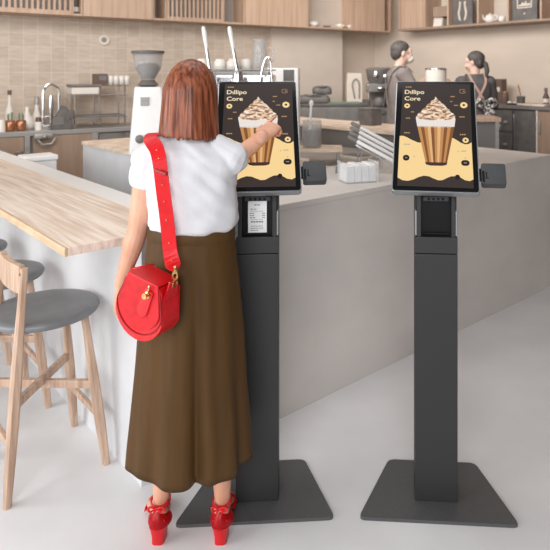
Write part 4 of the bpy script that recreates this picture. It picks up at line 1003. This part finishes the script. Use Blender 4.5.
# second peninsula so the box has something to stand on
# ------------------------------------------------------------------ steel under-counter and items behind the bar
t = thing('steel_counter', 'low steel counter just behind the concrete bar between the kiosks', 'counter', Q, BA)
SCZ = 1.005
bm = nb(); bx(bm, 1.82, 2.95, .79, 2.6, PLAT, SCZ-.03); obj('cabinet', bm, M['steel_dark'], t)
bm = nb(); bx(bm, 1.82, 2.97, .785, 2.62, SCZ-.03, SCZ, .003); obj('worktop', bm, M['steel'], t)
o.location.z = SCZ
for ch in o.children:
    for v in ch.data.vertices:
        pass
# riser with jug
p = at_z(318, 147, 1.12); r = thing('wooden_riser', 'small pale wooden riser bench behind the bar, under the glass jug', 'riser', (p.x, p.y, SCZ), math.radians(2))
bm = nb(); bx(bm, -.22, .18, -.13, .13, .09, .115, .003); obj('board', bm, M['oak_edge'], r)
for s in (-.19, .15): 
    bm = nb(); bx(bm, s-.012, s+.012, -.11, .11, 0, .09, .002); obj('leg', bm, M['steel'], r)
j = thing('measuring_jug', 'clear glass jug with a spoon standing on the wooden riser', 'jug', (at(312, 0, p.y).x, p.y-.02, SCZ+.1155), .3)
bm = nb(); lathe(bm, [(0, 0), (.068, 0), (.072, .01), (.072, .20), (.068, .20), (.067, .012), (0, .010)], n=24); obj('jug_body', bm, M['glass'], j, 'all')
bm = nb(); tube(bm, [(-.07, 0, .17), (-.11, 0, .16), (-.11, 0, .07), (-.07, 0, .05)], .008, 6); obj('handle', bm, M['glass'], j, True)
bm = nb(); lathe(bm, [(0, .012), (.064, .012), (.064, .13), (0, .13)], n=24); obj('dark_contents', bm, M['char_lt'], j, True)
bm = nb(); tube(bm, [(-.02, 0, .05), (-.005, 0, .32)], [.012, .009], 8); ellip(bm, (-.004, 0, .325), (.018, .01, .025), 10, 8); obj('spoon', bm, M['white'], j, True)
# trays on the steel counter
for k, (px, py, wdt) in enumerate(((331, 167, .16), (356, 157.5, .24))):
    p = at_z(px, py, SCZ); p.z = SCZ
    q = Bl(p)
    o2 = thing('serving_tray', ('pale serving tray behind the bar, in front of the wooden riser', 'pale serving tray behind the bar, right of the wooden riser')[k], 'tray', p, BA, 'trays behind the bar')
    bm = nb(); prism(bm, rrect(.16, wdt, .02), 0, .018, bev=.004); obj('tray_body', bm, M['white_warm'], o2, True)
    bm = nb(); prism(bm, rrect(.13, wdt-.03, .015), .0182, .022); obj('tray_mat', bm, M['steel_dark'], o2)
# napkin holder on the bar
p = at_z(358, 184, TOP); n_ = thing('napkin_holder', 'clear acrylic napkin holder with white napkins on the bar', 'napkin holder', p+V((0, .09, 0)), math.radians(20))
bm = nb(); bx(bm, -.10, .10, -.075, .075, 0, .006)
for s in (-1, 1): bx(bm, s*.097, s*.100, -.075, .075, .006, .12); bx(bm, -.097, .097, s*.072, s*.075, .006, .10)
obj('acrylic_box', bm, M['acrylic'], n_)
o3 = thing('napkin_stack', 'stack of white paper napkins standing inside the acrylic holder', 'napkins', p+V((0, .09, .0062)), math.radians(20))
for k, (x0, x1) in enumerate(((-.09, -.045), (-.042, .0), (.003, .045), (.048, .088))):
    bm = nb(); bx(bm, x0, x1, -.066, .066, 0, .095+.006*(k % 2), .004); obj('napkin_bundle', bm, M['paper'], o3)
# straw dispenser: slanted clear tubes in a rack
p = at_z(382, 174, TOP); sr_ = thing('straw_rack', 'slanted rack with rows of wrapped sachets on the bar behind the napkins', 'rack', p+V((0, .10, 0)), math.radians(-8))
bm = nb()
RZ_ = lambda x, y: .10+.45*(y+.10)-.0005-.52*x-.0
for x in (-.14, .0, .12):
    tube(bm, [(x, -.09, .005), (x, -.09, RZ_(x, -.09))], .005, 6); tube(bm, [(x, .09, .005), (x, .09, RZ_(x, .09))], .005, 6)
    tube(bm, [(x, -.10, RZ_(x, -.10)), (x, .11, RZ_(x, .11))], .005, 6)
tube(bm, [(-.15, -.1, RZ_(-.15, -.1)), (.13, -.1, RZ_(.13, -.1))], .005, 6); tube(bm, [(-.15, .11, RZ_(-.15, .11)), (.13, .11, RZ_(.13, .11))], .005, 6)
obj('frame', bm, M['chrome'], sr_, True)
for k in range(4):
    y = -.085+.055*k
    o4 = thing('sachet_tube', 'long white wrapped tube lying slanted on the bar rack', 'tube', p+V((0, .10, 0)), math.radians(-8), 'white tubes on the slanted rack')
    x0 = .0
    bm = nb(); zc = .10+.45*(y+.10)+.018
    tube(bm, [(-.19, y, zc+.10), (.14, y, zc-.072)], [.0125, .0125], 10); obj('wrapper', bm, M['white'], o4, True)
    bm = nb(); tube(bm, [(-.195, y, zc+.1026), (-.15, y, zc+.0792)], .0135, 10); obj('band', bm, M['char_lt'], o4, True)
p = at_z(340, 174, TOP); o = thing('salt_shaker', 'small dark cube on the bar left of the napkin holder', 'shaker', p+V((0, .03, 0)), BA)
bm = nb(); bx(bm, -.022, .022, -.022, .022, 0, .035, .004); obj('pot', bm, M['char_lt'], o); bm = nb(); bx(bm, -.02, .02, -.02, .02, .035, .042, .002); obj('lid', bm, M['char'], o)

# ------------------------------------------------------------------ island with wood edge (in front of the man)
IZ = 1.18
t = thing('work_island', 'grey work island with pale wood edge in front of the male barista', 'counter', Q, BA)
bm = nb(); bx(bm, 3.02, 3.55, .95, 3.6, PLAT, IZ-.03); obj('cabinet', bm, M['steel_dark'], t)
bm = nb(); bx(bm, 3.0, 3.57, .93, 3.62, IZ-.03, IZ, .003); obj('wood_top', bm, M['oak_edge'], t)
def iz(px, py): 
    p = at_z(px, py, IZ); return p
# dark back unit with green mat
bY = 7.45; pA, pB = at(296, 103, bY), at(392, 103, bY); dz = 1.30
t = thing('back_unit', 'dark low back unit under the plain wall between the kiosks', 'cabinet', ((pA.x+pB.x)/2, bY, PLAT), math.radians(6)); hw = (pB.x-pA.x)/2
bm = nb(); bx(bm, -hw, hw, 0, .5, 0, dz-PLAT-.03, .004); obj('carcass', bm, M['char_lt'], t)
bm = nb(); bx(bm, -hw-.01, hw+.01, -.015, .51, dz-PLAT-.03, dz-PLAT, .004); obj('worktop', bm, M['char'], t)
for k in range(3):
    bm = nb(); bx(bm, -hw+.02+k*2*hw/3, -hw-.02+(k+1)*2*hw/3, -.012, 0, .05, dz-PLAT-.06, .003); dd = obj('door', bm, M['char_lt'], t)
def on_unit(px, y=.2): return V((at(px, 0, bY+y).x, bY+y, dz+.0005))
o = thing('cutting_mat', 'green mat lying on the dark back unit', 'mat', on_unit(344, .12), math.radians(6)); bm = nb(); prism(bm, rrect(.42, .2, .02), 0, .012, bev=.003); obj('mat_sheet', bm, M['green'], o)
o = thing('tote_bag', 'pale paper bag with dark looped handle against the plain wall', 'bag', on_unit(354, .33), math.radians(8))
bm = nb(); rings = [[(x*k, y*k, z) for x, y in ((-.10, -.05), (.10, -.05), (.10, .05), (-.10, .05))] for z, k in ((0, 1), (.2, 1.02), (.38, .9))]; ringloft(bm, rings); obj('bag_body', bm, M['plaster_light'], o)
bm = nb(); tube(bm, [(.0, -.055, .06)]+[(.015+.045*math.cos(a), -.056, .22+.08*math.sin(a)) for a in [PI-PI*k/10 for k in range(11)]]+[(.06, -.055, .06)], .012, 6); obj('handle', bm, M['cab_grey'], o, True)
for k, (px, y, wdt, h) in enumerate(((314, .12, .40, .11), (322, .16, .24, .21))):
    o = thing('folded_bag', ('wide dark folded bag lying on the back unit right of the left kiosk', 'dark rounded bag on top of the wide folded bag')[k], 'bag', on_unit(px, y)+V((0, 0, 0 if k == 0 else .1105)), math.radians(6), 'dark bags on the back unit')
    bm = nb(); n0 = rrect(wdt, .22, .05)
    rings = [[(x*q, y_*q, z) for x, y_ in n0] for z, q in ((0, .92), (.02, 1), (h*.5 if k == 0 else .06, 1), (h*.85 if k == 0 else .09, .9), (h if k == 0 else .105, .6))]; ringloft(bm, rings); obj('bag_body', bm, M['char'], o, 'all')
    bm = nb(); tube(bm, smooth_path([(-wdt*.2, -.1, rings[-2][0][2]), (0, -.13, rings[-1][0][2]), (wdt*.2, -.1, rings[-2][0][2])], 4), .01, 6); obj('handle', bm, M['char_lt'], o, True)
# dark coffee brewer beside the man
o = thing('filter_brewer', 'dark coffee brewer with chrome parts left of the male barista', 'machine', V((at(379, 0, 6.75).x, 6.75, 1.24)), math.radians(10))
bm = nb(); lathe(bm, [(0, .30), (.09, .30), (.13, .36), (.15, .48), (.12, .50), (0, .50)], n=24); obj('hopper', bm, M['char'], o, True)
bm = nb(); bx(bm, -.11, .11, -.08, .12, 0, .05, .008); bx(bm, -.10, .10, .02, .12, .05, .34, .01); bx(bm, -.13, .13, -.1, .12, .22, .32, .015); obj('stand', bm, M['char_lt'], o)
bm = nb(); ellip(bm, (-.06, -.12, .42), (.035, .03, .05)); ellip(bm, (.05, -.13, .40), (.04, .02, .03)); tube(bm, [(-.12, -.05, .08), (-.14, -.08, .3)], .012, 8); ellip(bm, (.0, -.12, .27), (.05, .03, .02)); obj('chrome_fitting', bm, M['chrome'], o, 'all')
bm = nb(); lathe(bm, [(0, .05), (.06, .05), (.075, .09), (.06, .15), (.045, .17), (0, .17)], (0, -.03, 0), 20); obj('carafe', bm, M['char'], o, 'all')
tt = thing('brewer_stand', 'dark pedestal under the coffee brewer left of the male barista', 'pedestal', V((at(379, 0, 6.75).x, 6.75, PLAT)), math.radians(10))
bm = nb(); bx(bm, -.16, .16, -.14, .16, 0, 1.24-PLAT-.0205, .006); obj('carcass', bm, M['char_lt'], tt); bm = nb(); bx(bm, -.17, .17, -.15, .17, 1.24-PLAT-.02, 1.24-PLAT-.0003, .004); obj('top', bm, M['char'], tt)
p = iz(371, 126); o = thing('black_box', 'black box standing on the wood edge of the work island', 'box', p+V((.0, .1, .0005)), BA)
bm = nb(); bx(bm, -.075, .075, -.08, .08, 0, .15, .008); obj('carton', bm, M['char'], o); bm = nb(); bx(bm, -.078, .078, -.083, .083, .15, .165, .005); obj('lid', bm, M['char_lt'], o)

# ------------------------------------------------------------------ right side
pz = 1.245; pY = 5.75
p0, p1 = at(428, 0, pY).x, at(501, 0, pY).x
t = thing('wood_topped_cabinet', 'grey cabinet with thin wood top in front of the female barista', 'cabinet', ((p0+p1)/2, pY, PLAT), 0); hw = (p1-p0)/2
bm = nb(); bx(bm, -hw+.02, hw-.02, .02, .42, 0, pz-PLAT-.04, .003); obj('carcass', bm, M['steel_dark'], t)
bm = nb(); bx(bm, -hw, hw, 0, .44, pz-PLAT-.04, pz-PLAT, .003); obj('wood_top', bm, M['stool_wood'], t)
bm = nb(); bx(bm, hw-.05, hw-.018, .0, .025, 0, pz-PLAT-.04, .003); obj('post', bm, M['steel'], t)
o = thing('steel_pot', 'pale steel pot behind the top of the right kiosk screen', 'pot', V((at(436, 0, 5.95).x, 5.95, pz+.0005)), 0)
bm = nb(); h = at(436, 68, 5.95).z-pz; lathe(bm, [(0, 0), (.10, 0), (.102, .01), (.102, h), (.098, h), (.098, .012), (0, .012)], n=28); obj('pot_body', bm, M['white_warm'], o, True)
bm = nb(); lathe(bm, [(.1025, h-.02), (.108, h-.015), (.108, h-.005), (.1025, h)], n=28); obj('rim', bm, M['chrome'], o, True)
# right wall counter: fridge, drawers and wood cabinet
CX0 = 5.42; CXW = RX-.002; RZ = 1.305
t = thing('right_worktop', 'dark continuous worktop along the right wall', 'worktop', Q, BA)
bm = nb(); bx(bm, CX0-.02, CXW, .9, 3.9, RZ-.04, RZ, .003); obj('slab', bm, M['char_lt'], t)
y0, y1 = by(536, CX0), by(513, CX0)
t = thing('undercounter_fridge', 'dark undercounter fridge with tall steel handle at right', 'fridge', Q, BA)
bm = nb(); bx(bm, CX0+.02, CXW, y0+.004, y1-.004, PLAT, RZ-.0405, .004); obj('carcass', bm, M['char'], t)
bm = nb(); bx(bm, CX0, CX0+.019, y0+.01, y1-.01, PLAT+.05, RZ-.06, .004); d = obj('door', bm, M['char'], t)
bm = nb(); tube(bm, [(CX0-.03, y1-.03, PLAT+.3), (CX0-.03, y1-.03, RZ-.12)], .012, 8); tube(bm, [(CX0-.03, y1-.03, RZ-.15), (CX0, y1-.03, RZ-.15)], .008, 6); tube(bm, [(CX0-.03, y1-.03, PLAT+.35), (CX0, y1-.03, PLAT+.35)], .008, 6); obj('handle', bm, M['chrome'], d, True)
y2 = by(499, CX0)
t = thing('drawer_unit', 'dark drawer unit with small knobs left of the undercounter fridge', 'drawers', Q, BA)
bm = nb(); bx(bm, CX0+.02, CXW, y1+.004, y2+1.4, PLAT, RZ-.0405, .004); obj('carcass', bm, M['char'], t)
for k in range(3):
    za = RZ-.06-.26*k; bm = nb(); bx(bm, CX0, CX0+.019, y1+.01, y2-.0, za-.25, za, .004); d = obj('drawer', bm, M['char'], t)
    bm = nb(); ellip(bm, (CX0-.012, (y1+y2)/2, za-.14), (.012, .03, .02), 12, 8); obj('knob', bm, M['steel'], d, 'all')
t = thing('wooden_cabinet', 'brown wooden base cabinet at the far right edge', 'cabinet', Q, BA)
bm = nb(); bx(bm, CX0+.02, CXW, .9, y0-.004, PLAT, RZ-.0405, .004); obj('carcass', bm, M['brown_panel'], t)
bm = nb(); bx(bm, CX0, CX0+.019, .91, y0-.02, PLAT+.04, RZ-.06, .003); d = obj('door', bm, M['brown_panel'], t)
bm = nb(); tube(bm, [(CX0-.02, y0-.05, RZ-.3), (CX0-.02, y0-.05, RZ-.16)], .008, 6); obj('handle', bm, M['steel'], d, True)
bm = nb(); bx(bm, CX0-.004, CX0+.02, y0-.018, y0-.002, PLAT, RZ-.042); obj('side_post', bm, M['white_warm'], t)
def rthing(name, label, cat, px, dx, z=RZ+.0005, group=None):
    x = CX0+dx; return thing(name, label, cat, B(x, by(px, x), z), BA-PI/2, group)
o = rthing('dark_cup', 'dark cup holding a wooden spoon on the right worktop', 'cup', 521, .18)
bm = nb(); lathe(bm, [(0, 0), (.04, 0), (.046, .01), (.048, .10), (.044, .10), (.042, .012), (0, .01)], n=20); obj('cup_body', bm, M['char'], o, True)
bm = nb(); tube(bm, [(.015, 0, .02), (-.03, 0, .21)], [.005, .007], 6); ellip(bm, (-.033, 0, .22), (.012, .006, .025), 10, 8); obj('spoon', bm, M['copper'], o, True)
o = rthing('bottle', 'small bottle with dark cap at the right end of the worktop', 'bottle', 546, .30)
bm = nb(); lathe(bm, [(0, 0), (.035, 0), (.037, .01), (.037, .09), (.016, .14), (.016, .16), (0, .16)], n=18); obj('glass', bm, M['brown'], o, True)
bm = nb(); lathe(bm, [(0, .16), (.02, .16), (.02, .20), (0, .20)], n=14); obj('cap', bm, M['char'], o, True)
bm = nb(); lathe(bm, [(.0375, .03), (.0385, .03), (.0385, .075), (.0375, .075)], n=18); obj('paper_label', bm, M['white_warm'], o, True)
o = rthing('cutting_board', 'pale wooden board lying on the right worktop before the bottle', 'board', 536, .10)
bm = nb(); prism(bm, rrect(.30, .16, .02), 0, .022, bev=.004); bb = obj('board', bm, M['oak_edge'], o, True)
bm = nb(); prism(bm, rrect(.10, .03, .012, -.19, 0), 0.002, .02, bev=.003); obj('handle', bm, M['oak_edge'], o, True)
o = rthing('plate', 'dark plate with food on the worktop left of the dark cup', 'plate', 512, .14)
bm = nb(); lathe(bm, [(0, 0), (.05, 0), (.088, .016), (.085, .019), (.05, .006), (0, .006)], n=26); obj('dish', bm, M['brown'], o, 'all')
bm = nb(); ellip(bm, (-.03, 0, .022), (.03, .025, .018)); obj('food', bm, M['white_warm'], o, 'all')
bm = nb(); ellip(bm, (.035, .01, .02), (.028, .025, .015)); obj('food', bm, M['white_warm'], o, 'all')
o = rthing('jar', 'brown jar on the worktop just right of the female barista', 'jar', 505, .35)
bm = nb(); lathe(bm, [(0, 0), (.04, 0), (.045, .02), (.045, .10), (.035, .13), (0, .13)], n=18); obj('pot', bm, M['brown'], o, True)
bm = nb(); lathe(bm, [(0, .13), (.038, .13), (.038, .15), (0, .152)], n=18); obj('lid', bm, M['copper'], o, True)
o = rthing('carton', 'tall brown carton standing behind the female barista', 'box', 499, .42)
bm = nb(); bx(bm, -.075, .075, -.06, .06, 0, .30, .005); obj('box_body', bm, M['brown'], o); bm = nb(); bx(bm, -.05, .05, -.0615, -.0595, .14, .20); obj('box_label', bm, M['plaster_light'], o)
